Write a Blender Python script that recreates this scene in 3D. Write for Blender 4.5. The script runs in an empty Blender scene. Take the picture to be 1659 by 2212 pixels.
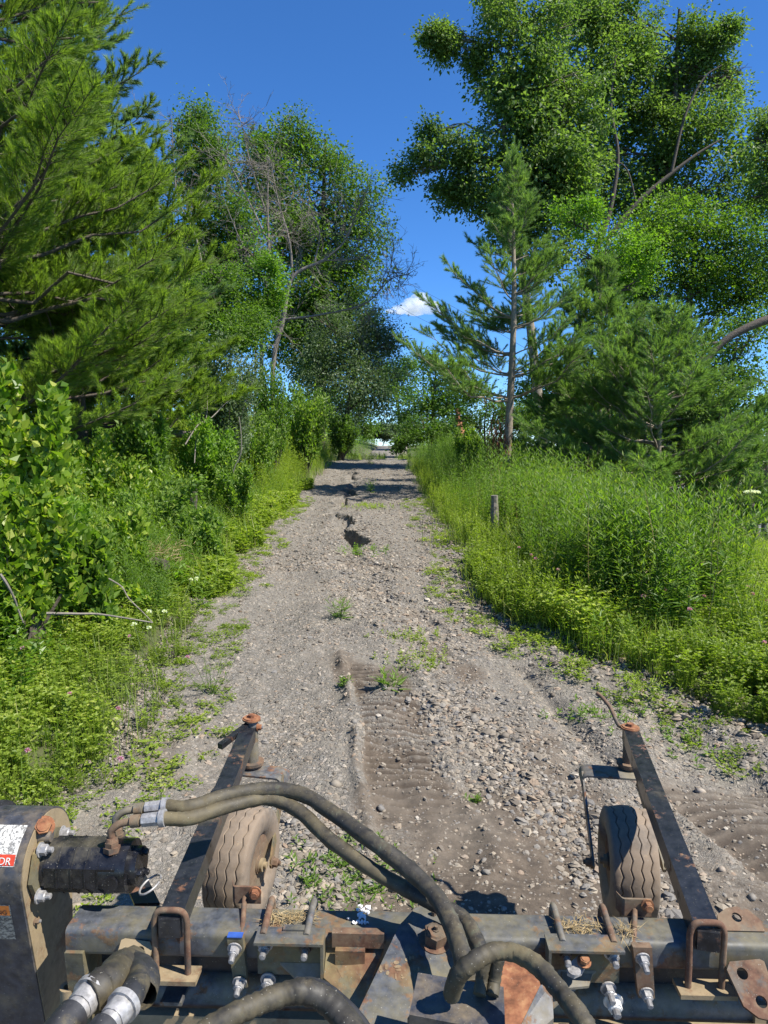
import bpy, bmesh, math, random
import numpy as np
from mathutils import Vector, Matrix
SC = bpy.context.scene
COL = SC.collection
# ---------------------------------------------------------------- camera, sky, sun, exposure
CAMH = 1.9
PITCH = math.radians(5.5)
cam_d = bpy.data.cameras.new("camera")
cam = bpy.data.objects.new("camera", cam_d)
COL.objects.link(cam)
cam.location = (0, 0, CAMH)
cam.rotation_euler = (math.pi/2 - PITCH, 0, 0)
cam_d.sensor_fit = 'VERTICAL'
cam_d.sensor_height = 36
cam_d.lens = 24.6
cam_d.clip_start = 0.02
cam_d.clip_end = 9000
SC.camera = cam
SUN = Vector((0.55, -0.22, 0.81)).normalized()
W = bpy.data.worlds.new("World")
SC.world = W
W.use_nodes = True
nt = W.node_tree
bg = nt.nodes["Background"]
sky = nt.nodes.new("ShaderNodeTexSky")
sky.sky_type = 'NISHITA'
sky.sun_disc = False
sky.sun_elevation = math.asin(SUN.z)
sky.sun_rotation = math.atan2(SUN.x, SUN.y)
sky.altitude = 3500
sky.air_density = 1.15
sky.dust_density = 0.0
sky.ozone_density = 8.0
hs = nt.nodes.new("ShaderNodeHueSaturation")
hs.inputs['Saturation'].default_value = 1.12
hs.inputs['Value'].default_value = 1.0
nt.links.new(sky.outputs[0], hs.inputs['Color'])
tn = nt.nodes.new('ShaderNodeMix'); tn.data_type = 'RGBA'; tn.blend_type = 'MULTIPLY'; tn.inputs[0].default_value = 1; tn.inputs[7].default_value = (.86, .95, 1.03, 1)
nt.links.new(hs.outputs[0], tn.inputs[6]); nt.links.new(tn.outputs[2], bg.inputs[0])
bg.inputs[1].default_value = 0.112
sd = bpy.data.lights.new("sun", 'SUN')
so = bpy.data.objects.new("sun", sd)
COL.objects.link(so)
sd.energy = 4.8
sd.angle = math.radians(0.5)
sd.color = (1.0, 0.95, 0.86)
so.rotation_euler = (-SUN).to_track_quat('-Z', 'Y').to_euler()
so.location = (5, -3, 20)
SC.view_settings.view_transform = 'Standard'
SC.view_settings.look = 'None'
SC.view_settings.exposure = 0.92
SC.view_settings.gamma = 1
SC.view_settings.use_curve_mapping = False
SC.cycles.max_bounces = 8
SC.cycles.transparent_max_bounces = 8
# ---------------------------------------------------------------- measuring helpers (sight lines through the lens above)
FPX = 1512.0
def ray(px, py):
    dx = (px-829.5)/FPX; dv = (py-1106)/FPX
    return Vector((dx, math.cos(PITCH)-dv*math.sin(PITCH), -math.sin(PITCH)-dv*math.cos(PITCH)))
EYE = Vector((0, 0, CAMH))
def Wz(px, py, z):
    d = ray(px, py); return EYE + d*((z-CAMH)/d.z)
def WD(px, py, D):
    d = ray(px, py); return EYE + d*(D/d.y)
def proj(p):
    q = Vector(p)-EYE
    f = Vector((0, math.cos(PITCH), -math.sin(PITCH))); u = Vector((0, math.sin(PITCH), math.cos(PITCH)))
    dp = q.dot(f); return 829.5+FPX*q.x/dp, 1106-FPX*q.dot(u)/dp
rng = np.random.default_rng(7)
random.seed(7)
# ---------------------------------------------------------------- object helpers
def tag(o, label=None, cat=None, group=None, kind=None):
    if label: o['label'] = label
    if cat: o['category'] = cat
    if group: o['group'] = group
    if kind: o['kind'] = kind
    return o
def empty(name, loc, label, cat, group=None):
    o = bpy.data.objects.new(name, None); COL.objects.link(o)
    o.location = loc; o.empty_display_size = .1
    return tag(o, label, cat, group)
class Acc:
    def __init__(s): s.V = []; s.F = {3: [], 4: []}; s.R = []; s.n = 0
    def add(s, V, F, r=None):
        V = np.asarray(V, dtype=np.float32).reshape(-1, 3); F = np.asarray(F, dtype=np.int32)
        if len(V) == 0: return
        s.V.append(V); s.F[F.shape[1]].append(F+s.n); s.n += len(V)
        s.R.append(np.zeros(len(V), np.float32) if r is None else np.broadcast_to(np.asarray(r, np.float32), (len(V),)))
    def build(s, name, mat, parent=None, off=(0, 0, 0), smooth=False, extra=None):
        me = bpy.data.meshes.new(name)
        V = np.concatenate(s.V)-np.asarray(off, np.float32)
        lp = []; st = []; c = 0
        for k in (3, 4):
            if s.F[k]:
                f = np.concatenate(s.F[k]); lp.append(f.ravel()); st.append(c+np.arange(len(f))*k); c += f.size
        lp = np.concatenate(lp); st = np.concatenate(st)
        me.vertices.add(len(V)); me.vertices.foreach_set("co", V.ravel())
        me.loops.add(len(lp)); me.loops.foreach_set("vertex_index", lp)
        me.polygons.add(len(st)); me.polygons.foreach_set("loop_start", st.astype(np.int32))
        me.polygons.foreach_set("use_smooth", np.full(len(st), smooth))
        a = me.attributes.new("rnd", 'FLOAT', 'POINT'); a.data.foreach_set("value", np.concatenate(s.R).astype(np.float32))
        if extra:
            for k, v in extra.items():
                a = me.attributes.new(k, 'FLOAT', 'POINT'); a.data.foreach_set("value", v.astype(np.float32))
        me.update(calc_edges=True)
        me.materials.append(mat)
        o = bpy.data.objects.new(name, me); COL.objects.link(o)
        if parent: o.parent = parent
        else: o.location = off
        return o
def unit(a): return a/np.maximum(np.linalg.norm(a, axis=-1, keepdims=True), 1e-9)
def rdir(n):
    return unit(rng.normal(size=(n, 3)))
def perp(d):
    h = rdir(len(d)); return unit(np.cross(d, h))
def leaves(acc, P, A, N, L, Wd, r=None, fold=.25):
    """folded diamond leaves: base P, axis A, face normal N"""
    n = len(P)
    if n == 0: return
    A = unit(A); S = unit(np.cross(A, N)); N = np.cross(S, A)
    L = np.broadcast_to(L, (n,))[:, None]; Wd = np.broadcast_to(Wd, (n,))[:, None]
    mid = P+A*L*.42
    V = np.stack([P, mid-S*Wd*.5+N*Wd*fold, P+A*L, mid+S*Wd*.5+N*Wd*fold], 1).reshape(-1, 3)
    i = np.arange(n)[:, None]*4
    F = np.concatenate([i+np.array([0, 1, 2]), i+np.array([0, 2, 3])])
    if r is None: r = rng.random(n)
    acc.add(V, F, np.repeat(np.broadcast_to(r, (n,)), 4))
def needles(acc, P, A, L, w, r):
    n = len(P); S = perp(A)*np.broadcast_to(w, (n,))[:, None]*.5
    V = np.stack([P-S, P+S, P+A*np.broadcast_to(L, (n,))[:, None]], 1).reshape(-1, 3)
    acc.add(V, np.arange(3*n).reshape(-1, 3), np.repeat(np.broadcast_to(r, (n,)), 3))
def sticks(acc, P0, P1, r0, r1, seg=4, r=.5):
    P0 = np.asarray(P0, float).reshape(-1, 3); P1 = np.asarray(P1, float).reshape(-1, 3); n = len(P0)
    if n == 0: return
    A = unit(P1-P0); h = np.where(np.abs(A[:, 2:3]) > .9, np.array([[1., 0, 0]]), np.array([[0, 0, 1.]]))
    S = unit(np.cross(A, h)); T = np.cross(A, S)
    a = np.arange(seg)*2*np.pi/seg
    ring = S[:, None]*np.cos(a)[None, :, None]+T[:, None]*np.sin(a)[None, :, None]
    r0 = np.broadcast_to(r0, (n,))[:, None, None]; r1 = np.broadcast_to(r1, (n,))[:, None, None]
    V = np.concatenate([P0[:, None]+ring*r0, P1[:, None]+ring*r1], 1).reshape(-1, 3)
    k = np.arange(seg); k2 = (k+1) % seg
    q = np.stack([k, k2, k2+seg, k+seg], 1)
    F = (np.arange(n)[:, None, None]*2*seg+q[None]).reshape(-1, 4)
    acc.add(V, F, r)
def tube_np(acc, pts, rad, seg=8, r=.5, caps=True, wob=0):
    pts = np.asarray([tuple(p) for p in pts], float); n = len(pts)
    rad = np.broadcast_to(np.asarray(rad, float), (n,))
    T = unit(np.gradient(pts, axis=0))
    h = np.array([0, 0, 1.]) if abs(T[0][2]) < .9 else np.array([1., 0, 0])
    S = np.cross(T[0], h); S /= np.linalg.norm(S)
    V = []; a = np.arange(seg)*2*np.pi/seg
    for i in range(n):
        S = S-T[i]*S.dot(T[i]); S /= np.linalg.norm(S); B = np.cross(T[i], S)
        rr = rad[i]*(1+wob*rng.normal(size=seg)) if wob else np.full(seg, rad[i])
        V.append(pts[i]+(np.outer(np.cos(a)*rr, S)+np.outer(np.sin(a)*rr, B)))
    V = np.concatenate(V)
    k = np.arange(seg); k2 = (k+1) % seg
    F = np.concatenate([np.stack([k+i*seg, k2+i*seg, k2+(i+1)*seg, k+(i+1)*seg], 1) for i in range(n-1)])
    acc.add(V, F, r)
    if caps:
        for j, o in ((0, pts[0]), (n-1, pts[-1])):
            Vc = np.concatenate([V[j*seg:(j+1)*seg], [o]])
            acc.add(Vc, np.stack([k, k2, np.full(seg, seg)], 1), r)
def spline(pts, n):
    """Catmull-Rom through pts (tuples of any length), n samples"""
    P = np.asarray([tuple(p) for p in pts], float)
    P = np.concatenate([[2*P[0]-P[1]], P, [2*P[-1]-P[-2]]]); m = len(P)-3
    out = []
    for t in np.linspace(0, m-1e-6, n):
        i = int(t); f = t-i; a, b, c, d = P[i:i+4]
        out.append(.5*((2*b)+(-a+c)*f+(2*a-5*b+4*c-d)*f*f+(-a+3*b-3*c+d)*f**3))
    return np.array(out)
# plants, needles and gravel that nobody could count: a point cloud that carries small real meshes
def mat2eul(R):
    return np.stack([np.arctan2(R[:, 2, 1], R[:, 2, 2]), -np.arcsin(np.clip(R[:, 2, 0], -1, 1)), np.arctan2(R[:, 1, 0], R[:, 0, 0])], 1)
def axis_eul(A):
    A = unit(A); X = perp(A); Y = np.cross(A, X); return mat2eul(np.stack([X, Y, A], 2))
def yaw_eul(n, tilt=.12):
    e = rng.normal(size=(n, 3))*tilt; e[:, 2] = rng.uniform(0, 6.283, n); return e
def cloud_of(name, temps, mat, P, E, S, idx, irnd, parent=None, off=(0, 0, 0), smooth=False):
    me = bpy.data.meshes.new(name); n = len(P); off = np.asarray(tuple(off), float)
    me.vertices.add(n); me.vertices.foreach_set("co", (P-off).astype(np.float32).ravel())
    for k, ty, v in (("rot", 'FLOAT_VECTOR', E), ("scl", 'FLOAT', S), ("irnd", 'FLOAT', irnd), ("idx", 'INT', idx)):
        a = me.attributes.new(k, ty, 'POINT'); v = np.broadcast_to(v, (n, 3) if ty == 'FLOAT_VECTOR' else (n,))
        a.data.foreach_set("vector" if ty == 'FLOAT_VECTOR' else "value", v.astype(np.int32 if ty == 'INT' else np.float32).ravel())
    me.materials.append(mat)
    o = bpy.data.objects.new(name, me); COL.objects.link(o)
    if parent: o.parent = parent
    else: o.location = off
    g = bpy.data.node_groups.new(name, 'GeometryNodeTree')
    g.interface.new_socket("Geometry", in_out='INPUT', socket_type='NodeSocketGeometry'); g.interface.new_socket("Geometry", in_out='OUTPUT', socket_type='NodeSocketGeometry')
    N = g.nodes; i_ = N.new("NodeGroupInput"); o_ = N.new("NodeGroupOutput"); iop = N.new("GeometryNodeInstanceOnPoints"); j = N.new("GeometryNodeJoinGeometry")
    for t in reversed(temps):
        tm = t.build(name+"_piece", mat, smooth=smooth); COL.objects.unlink(tm)
        oi = N.new("GeometryNodeObjectInfo"); oi.inputs[0].default_value = tm; oi.inputs['As Instance'].default_value = False
        gi = N.new("GeometryNodeGeometryToInstance"); g.links.new(oi.outputs['Geometry'], gi.inputs[0]); g.links.new(gi.outputs[0], j.inputs[0])
    def att(nm, ty):
        a = N.new("GeometryNodeInputNamedAttribute"); a.data_type = ty; a.inputs[0].default_value = nm; return a.outputs[0]
    g.links.new(i_.outputs[0], iop.inputs['Points']); g.links.new(j.outputs[0], iop.inputs['Instance'])
    iop.inputs['Pick Instance'].default_value = True; g.links.new(att("idx", 'INT'), iop.inputs['Instance Index'])
    er = N.new("FunctionNodeEulerToRotation"); g.links.new(att("rot", 'FLOAT_VECTOR'), er.inputs[0]); g.links.new(er.outputs[0], iop.inputs['Rotation'])
    g.links.new(att("scl", 'FLOAT'), iop.inputs['Scale']); g.links.new(iop.outputs[0], o_.inputs[0])
    md = o.modifiers.new("scatter", 'NODES'); md.node_group = g
    o['kind'] = 'stuff'
    return o
# value noise
_tab = rng.random((256, 256))
def vnoise(x, y):
    xi = np.floor(x).astype(int); yi = np.floor(y).astype(int); fx = x-xi; fy = y-yi
    fx = fx*fx*(3-2*fx); fy = fy*fy*(3-2*fy)
    g = lambda a, b: _tab[a % 256, b % 256]
    return (g(xi, yi)*(1-fx)+g(xi+1, yi)*fx)*(1-fy)+(g(xi, yi+1)*(1-fx)+g(xi+1, yi+1)*fx)*fy
def fbm(x, y, o=4):
    s = 0; a = .5
    for k in range(o):
        s = s+a*vnoise(x*2**k+13*k, y*2**k+7*k); a *= .5
    return s
def sstep(a, b, x):
    t = np.clip((x-a)/(b-a), 0, 1); return t*t*(3-2*t)
# ---------------------------------------------------------------- materials
def newmat(name):
    m = bpy.data.materials.new(name); m.use_nodes = True; t = m.node_tree
    return m, t, t.nodes["Principled BSDF"], t.nodes["Material Output"]
def nd(t, typ, **kw):
    n = t.nodes.new(typ)
    for k, v in kw.items():
        if k in n.inputs: n.inputs[k].default_value = v
        else: setattr(n, k, v)
    return n
def ramp(t, fac, stops, interp='LINEAR'):
    n = t.nodes.new("ShaderNodeValToRGB"); n.color_ramp.interpolation = interp
    e = n.color_ramp.elements
    while len(e) < len(stops): e.new(.5)
    for i, (p, c) in enumerate(stops):
        e[i].position = p; e[i].color = (*c, 1) if len(c) == 3 else c
    t.links.new(fac, n.inputs[0]); return n.outputs[0]
def mix(t, fac, a, b, mode='MIX'):
    n = t.nodes.new("ShaderNodeMix"); n.data_type = 'RGBA'; n.blend_type = mode
    for s, v in ((n.inputs[0], fac), (n.inputs[6], a), (n.inputs[7], b)):
        if hasattr(v, 'links') or isinstance(v, bpy.types.NodeSocket): t.links.new(v, s)
        elif isinstance(v, (int, float)): s.default_value = v
        else: s.default_value = (*v, 1)
    return n.outputs[2]
def noise(t, scale, detail=4, rough=.55, vec=None, off=None):
    n = nd(t, "ShaderNodeTexNoise"); n.inputs['Scale'].default_value = scale; n.inputs['Detail'].default_value = detail
    n.inputs['Roughness'].default_value = rough
    if vec is None:
        tc = t.nodes.new("ShaderNodeTexCoord"); vec = tc.outputs['Object']
    if off is not None:
        mp = t.nodes.new("ShaderNodeMapping"); mp.inputs['Location'].default_value = off; t.links.new(vec, mp.inputs[0]); vec = mp.outputs[0]
    t.links.new(vec, n.inputs['Vector'])
    return n.outputs['Fac']
def bump(t, h, strength, dist, bsdf):
    b = t.nodes.new("ShaderNodeBump"); b.inputs['Strength'].default_value = strength; b.inputs['Distance'].default_value = dist
    t.links.new(h, b.inputs['Height']); t.links.new(b.outputs[0], bsdf.inputs['Normal'])
BW = lambda a: (a, a, a)
def metal(name, paint, rust=.5, dust=(.28, .22, .10), dusta=.4, rough=.38, rustcol=(.13, .06, .032), spec=.5):
    m, t, p, o = newmat(name)
    n1 = noise(t, 13, 9, .68); n2 = noise(t, 5, 9, .7, off=(3, 1, 7)); n3 = noise(t, 260, 2, .5); n4 = noise(t, 40, 5, .6, off=(9, 2, 2))
    rm = ramp(t, n1, [(max(0, .78-rust*.42-.03), BW(0)), (.78-rust*.42+.03, BW(1))])
    rc = ramp(t, n4, [(.3, tuple(c*.45 for c in rustcol)), (.5, rustcol), (.72, (rustcol[0]*1.5, rustcol[1]*2.0, rustcol[2]*2))])
    pc = ramp(t, n4, [(.3, tuple(c*.6 for c in paint)), (.7, tuple(min(1, c*1.6+.006) for c in paint))])
    dm = ramp(t, n2, [(.62-dusta*.35, BW(0)), (.86-dusta*.35, BW(.85))])
    c = mix(t, rm, pc, rc)
    c = mix(t, dm, c, dust)
    sp = ramp(t, n3, [(.70, BW(0)), (.74, BW(.7))])
    c = mix(t, sp, c, (.35, .33, .27))
    t.links.new(c, p.inputs['Base Color'])
    rr = mix(t, rm, (rough,)*3, (.9,)*3); rr = mix(t, dm, rr, (.85,)*3)
    t.links.new(rr, p.inputs['Roughness'])
    p.inputs['Specular IOR Level'].default_value = spec
    hh = mix(t, .5, rm, n4); bump(t, hh, .35, .0012, p)
    return m
def plain(name, c, rough=.8, metallic=0, var=.35, scale=30, b=.3, bd=.002):
    m, t, p, o = newmat(name)
    n = noise(t, scale, 6, .6)
    col = ramp(t, n, [(.25, tuple(x*(1-var) for x in c)), (.75, tuple(min(1, x*(1+var)) for x in c))])
    t.links.new(col, p.inputs['Base Color']); p.inputs['Roughness'].default_value = rough; p.inputs['Metallic'].default_value = metallic
    if b: bump(t, n, b, bd, p)
    return m
def leafmat(name, c1, c2, c3=None, trans=.4, rough=.5, tc=1.5, spec=.35):
    m, t, p, o = newmat(name)
    a1 = nd(t, "ShaderNodeAttribute", attribute_name="rnd"); a2 = nd(t, "ShaderNodeAttribute", attribute_name="irnd"); a2.attribute_type = 'INSTANCER'
    at = nd(t, "ShaderNodeMath", operation='ADD'); t.links.new(a1.outputs['Fac'], at.inputs[0]); t.links.new(a2.outputs['Fac'], at.inputs[1])
    st = [(0, c1), (.75, c2)]
    st.append((1, c3 or c2))
    c = ramp(t, at.outputs[0], st)
    t.links.new(c, p.inputs['Base Color']); p.inputs['Roughness'].default_value = rough
    p.inputs['Specular IOR Level'].default_value = spec
    tr = nd(t, "ShaderNodeBsdfTranslucent")
    c2_ = mix(t, 1.0, c, (1.3*tc, 1.45*tc, .5*tc), 'MULTIPLY')
    t.links.new(c2_, tr.inputs[0])
    ms = nd(t, "ShaderNodeMixShader"); ms.inputs[0].default_value = trans
    t.links.new(p.outputs[0], ms.inputs[1]); t.links.new(tr.outputs[0], ms.inputs[2]); t.links.new(ms.outputs[0], o.inputs[0])
    return m
M = {}
M['black'] = metal('worn_black_paint', (.013, .014, .017), .40, dusta=.24, rough=.3, dust=(.12, .10, .06))
M['beam'] = metal('dusty_beam_paint', (.055, .06, .07), .5, dusta=.62, rough=.42, dust=(.17, .145, .075))
M['rust'] = metal('rusted_steel', (.06, .045, .035), .8, dusta=.6, rough=.7, dust=(.19, .145, .09), rustcol=(.12, .058, .034))
M['orange_rust'] = metal('orange_rust', (.15, .06, .03), 1.1, dusta=.2, rough=.8, rustcol=(.22, .085, .038))
M['grey'] = metal('weathered_grey_steel', (.08, .08, .082), .5, dusta=.6, rough=.5, dust=(.22, .18, .10))
M['yellow'] = metal('mud_stained_steel', (.055, .055, .045), .62, dusta=.62, rough=.6, dust=(.20, .16, .07))
M['tan'] = metal('dried_mud_coating', (.17, .13, .08), .45, dusta=.8, rough=.85, dust=(.27, .205, .115))
M['zinc'] = plain('zinc_plating', (.33, .32, .31), .5, .35, .45, 90)
M['bluepaint'] = plain('blue_marking_paint', (.03, .08, .3), .5)
M['motor'] = metal('glossy_black_cast', (.010, .010, .012), .08, dusta=.36, rough=.27, dust=(.16, .14, .09))
M['case'] = metal('dark_case_enamel', (.035, .037, .045), .18, dusta=.40, rough=.4, dust=(.25, .19, .11))
M['hose'] = metal('grimy_hose_sleeve', (.024, .021, .016), .5, dusta=.5, rough=.6, dust=(.15, .12, .06), rustcol=(.06, .05, .034))
M['rubber'] = metal('black_rubber_hose', (.018, .018, .02), .0, dusta=.2, rough=.6)
M['tyre'] = metal('dusty_tyre_rubber', (.10, .085, .07), .42, dusta=.88, rough=.85, dust=(.22, .165, .115), rustcol=(.24, .16, .10))
M['white'] = plain('white_print', (.62, .60, .55), .5, 0, .2, 80)
M['red'] = plain('red_print', (.5, .05, .02), .5)
M['orange'] = plain('orange_print', (.75, .22, .04), .5)
M['ink'] = plain('black_ink', (.02, .02, .02), .6)
M['chalk'] = plain('white_flakes', (.8, .8, .78), .8)
M['bark'] = plain('grey_bark', (.085, .068, .052), .9, 0, .5, 22, .8, .02)
M['palebark'] = plain('pale_pine_bark', (.24, .20, .15), .9, 0, .4, 18, .8, .01)
M['dead'] = plain('weathered_dead_wood', (.19, .165, .135), .9, 0, .4, 30, .6, .01)
M['stemgreen'] = plain('green_stem', (.12, .16, .05), .7)
M['redwood'] = plain('split_red_wood', (.28, .12, .06), .9, 0, .5, 15, .8, .02)
M['pineL'] = leafmat('pine_needles_yellow_green', (.105, .165, .032), (.21, .29, .055), (.33, .39, .11), .48, .5)
M['pineR'] = leafmat('pine_needles_green', (.095, .165, .055), (.18, .27, .085), (.28, .36, .14), .45, .5)
M['pineD'] = leafmat('pine_needles_blue_green', (.09, .15, .07), (.16, .23, .11), (.22, .29, .15), .5)
M['oak'] = leafmat('deep_green_leaves', (.055, .105, .018), (.11, .185, .03), (.15, .235, .04), .45)
M['maple'] = leafmat('mid_green_leaves', (.065, .125, .02), (.13, .215, .032), (.17, .26, .045), .45)
M['poplar'] = leafmat('poplar_leaves', (.07, .12, .03), (.135, .20, .06), (.19, .26, .10), .45, .5, spec=.25)
M['willow'] = leafmat('grey_green_leaves', (.065, .105, .05), (.12, .17, .08), (.18, .24, .13), .35)
M['bright'] = leafmat('bright_young_leaves', (.09, .18, .02), (.16, .27, .03), (.22, .32, .04), .45)
M['weed'] = leafmat('weed_leaves', (.075, .14, .02), (.16, .25, .04), (.27, .34, .07), .45)
M['yellowweed'] = leafmat('yellow_green_weeds', (.13, .19, .02), (.25, .32, .04), (.38, .40, .10), .45)
M['vine'] = leafmat('vine_leaves', (.08, .155, .015), (.20, .29, .03), (.40, .42, .09), .45, .4)
M['grass'] = leafmat('grass_blades', (.10, .17, .02), (.20, .28, .04), (.38, .36, .14), .4)
M['straw'] = leafmat('dry_grass', (.25, .18, .09), (.38, .28, .14), (.45, .36, .2), .15)
M['pink'] = leafmat('pink_petals', (.45, .2, .36), (.6, .32, .5), (.7, .5, .6), .3)
M['whitepetal'] = leafmat('white_petals', (.6, .6, .5), (.75, .75, .68), (.8, .8, .75), .3)
# ---------------------------------------------------------------- terrain shape
EY = np.array([0, 1.5, 2.5, 3.36, 4.0, 4.75, 5.27, 5.8, 6.5, 9.4, 12, 14, 20, 27, 31, 40, 62, 90.])
EL = np.array([-1.35, -1.35, -1.38, -1.4, -1.45, -1.55, -1.6, -1.65, -1.75, -1.99, -2.0, -2.1, -2.13, -2.13, -2.0, -1.2, -.4, -.4])
ER = np.array([3.2, 3.2, 2.9, 2.6, 2.25, 2.0, 1.65, 1.25, 1.0, 1.06, 1.0, .95, .92, .9, 1.1, 1.1, 1.9, 2.4])
def edges(y):
    n = (fbm(y*1.3+5, y*0+2)-.47)*.5; n2 = (fbm(y*1.7+50, y*0+9)-.47)*.5
    return np.interp(y, EY, EL)+n, np.interp(y, EY, ER)+n2
BY = np.array([-40, 0, 20, 29, 31.5, 36, 41, 52, 64, 75, 110, 300, 1500.])
BZ = np.array([-1.6, 0, .86, 1.19, 1.22, 1.10, 1.0, 1.4, 1.80, 1.75, .6, -3, -12.])
def base(y): return np.interp(y, BY, BZ)
GUL = np.array([[22.8, -1.08], [19.5, -.85], [16.3, -.88], [14, -.95], [12.1, -.74], [10.7, -.50], [9.4, -.40], [8.3, -.2], [7.2, .05], [6.5, .26], [5.6, .5], [4.8, .62]])
GD = np.array([.20, .02, .26, .02, .30, .28, .035, .03, .03, .03, .02, .0])
GWd = np.array([.22, .12, .2, .15, .24, .2, .28, .3, .28, .25, .2, .15])
def gully(x, y):
    yy = y
    cx = np.interp(yy, GUL[::-1, 0], GUL[::-1, 1])+.10*np.sin(yy*3.1)+.05*np.sin(yy*7.3+1)
    d = np.interp(yy, GUL[::-1, 0], GD[::-1])*(.65+.6*vnoise(yy*2.2, yy*0)); w = np.interp(yy, GUL[::-1, 0], GWd[::-1])*(.7+.5*vnoise(yy*3, yy*0+4))
    inr = (yy > 4.8) & (yy < 23.6)
    t = (x-cx)/w
    # steep wall on the right, gentle on the left
    prof = np.where(t > 0, 1-sstep(.55, .8, t), 1-sstep(.1, 1.3, -t))
    return np.where(inr, d*prof, 0), np.where(inr, np.clip(1.4-abs(t)*.9, 0, 1), 0)
def track(x, y):
    """cleated machine track prints: mask, height"""
    c = np.interp(y, [3.0, 3.6, 5.3, 5.8], [.22, .14, -.05, -.08])+.05*(vnoise(y*1.7, y*0+3)-.5); hw = .24
    t = (x-c)/hw; t = t*np.where(t > 0, .85+.3*vnoise(y*2.1, y*0), 1); m = np.where((y > 2.7) & (y < 5.45), 1-sstep(.88, 1.0, -t)-sstep(.5, 1.15, t), 0).clip(0, 1)*sstep(5.45, 5.0, y)*sstep(3.0, 3.5, y)
    lug = (.5+.5*np.sin((y+.02*t+.010*vnoise(x*4, y*4))*2*np.pi/.074))**1.3
    h = -.035*m+m*.036*lug*(.45+.8*vnoise(x*6, y*6))
    rim = np.exp(-((np.abs(t)-1.13)/.12)**2)*np.where((y > 2.7) & (y < 5.5), 1, 0)
    h = h+rim*.045*(t < 0)*(vnoise(x*7, y*5)**1.3*1.5)+rim*.012*(t > 0)
    c2 = 1.72+.25*(3.4-y); t2 = (x-c2)/.33
    m2 = np.where((y > 1.8) & (y < 3.7), 1-sstep(.9, 1.0, np.abs(t2)), 0)*sstep(3.7, 3.4, y)
    h = h-.04*m2+m2*.014*(.5+.5*np.sin((y+.12*t2*t2+.08*t2)*2*np.pi/.085))
    pile = np.exp(-((x-2.32)/.22)**2-((y-2.95)/.55)**2)*.20*(.4+vnoise(x*9, y*9)*.8+vnoise(x*23, y*23)*.4)
    return h+pile, np.clip(m+m2*.8, 0, 1), np.clip(pile*12, 0, 1), np.clip(m*(1-lug)*(.3+.9*vnoise(x*6, y*6))+.6*m2*(.5-.5*np.sin((y+.12*t2*t2+.08*t2)*2*np.pi/.085))+pile*9*(vnoise(x*6, y*6)), 0, 1)  # last value: mask for painted furrow shade, plus dark soil of the pile
def land(x, y):
    """the land without road detail"""
    l, r = np.interp(y, EY, EL), np.interp(y, EY, ER)
    z = base(y)
    dl = np.maximum(l-x, 0); dr = np.maximum(x-r, 0)
    up = np.where(y > 0, 1.45*(1-np.exp(-dl*.20)), 0)+sstep(9, 60, dl)*1.5
    dn = -np.minimum(dr*.10, 2.0)*sstep(34, 22, y)-sstep(3, 13, dr)*(1.25+.03*np.clip(y, 0, 25))*sstep(60, 25, y)
    bank = sstep(.0, .5, dr)*.10*sstep(30, 10, y)
    n = (fbm(x*.7+3, y*.7)-.47)*.28*sstep(.2, 1.5, dl+dr)
    return z+up+dn+bank+n
def H(x, y):
    z = land(x, y)
    l, r = np.interp(y, EY, EL), np.interp(y, EY, ER)
    on = sstep(-.3, .25, np.minimum(x-l, r-x))*(y < 34)
    g, _ = gully(x, y); tr = track(x, y)[0]
    n = (fbm(x*2.2, y*1.6+9)-.47)*.12+(fbm(x*5.2+2, y*5.2, 3)-.45)*.045+(fbm(x*11+4, y*11, 3)-.45)*.022
    rut = -.035*np.exp(-((x-(l+.75))/.3)**2)-.03*np.exp(-((x-(r-.55))/.28)**2)
    wash = -.055*np.exp(-((x-1.05-.10*(5.4-y))/.07)**2)*((y > 3.6) & (y < 5.3))
    return z+on*(n+rut-g+tr+wash)
def HZ(x, y): return float(H(np.array([float(x)]), np.array([float(y)]))[0])
def grid(acc, X, Y, Z):
    ny, nx = X.shape; V = np.stack([X, Y, Z], -1).reshape(-1, 3)
    i = (np.arange(ny-1)[:, None]*nx+np.arange(nx-1)[None]).ravel()
    acc.add(V, np.stack([i, i+1, i+1+nx, i+nx], 1))
# ground sheet
def build_ground():
    xs = np.concatenate([-np.geomspace(2500, 9, 26), np.linspace(-8, 8, 81), np.geomspace(9, 2500, 26)])
    ys = np.concatenate([np.linspace(-30, 0, 10), np.linspace(.5, 40, 160), np.linspace(41, 110, 50), np.geomspace(120, 4000, 20)])
    X, Y = np.meshgrid(xs, ys); Z = land(X, Y)
    l, r = np.interp(Y, EY, EL), np.interp(Y, EY, ER)
    inside = sstep(-.35, .35, np.minimum(X-l, r-X))*(Y < 78)
    Z = Z-inside*.42
    a = Acc(); grid(a, X, Y, Z)
    m, t, p, o = newmat('bank_soil')
    c = ramp(t, noise(t, 1.6, 8, .7), [(.3, (.06, .045, .028)), (.5, (.075, .085, .03)), (.7, (.07, .12, .03))])
    t.links.new(c, p.inputs['Base Color']); p.inputs['Roughness'].default_value = 1
    bump(t, noise(t, 9, 8, .7), .8, .05, p)
    tag(a.build('ground', m, smooth=True), 'weedy ground and banks either side of the gravel track', 'ground', kind='structure')
build_ground()
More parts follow.
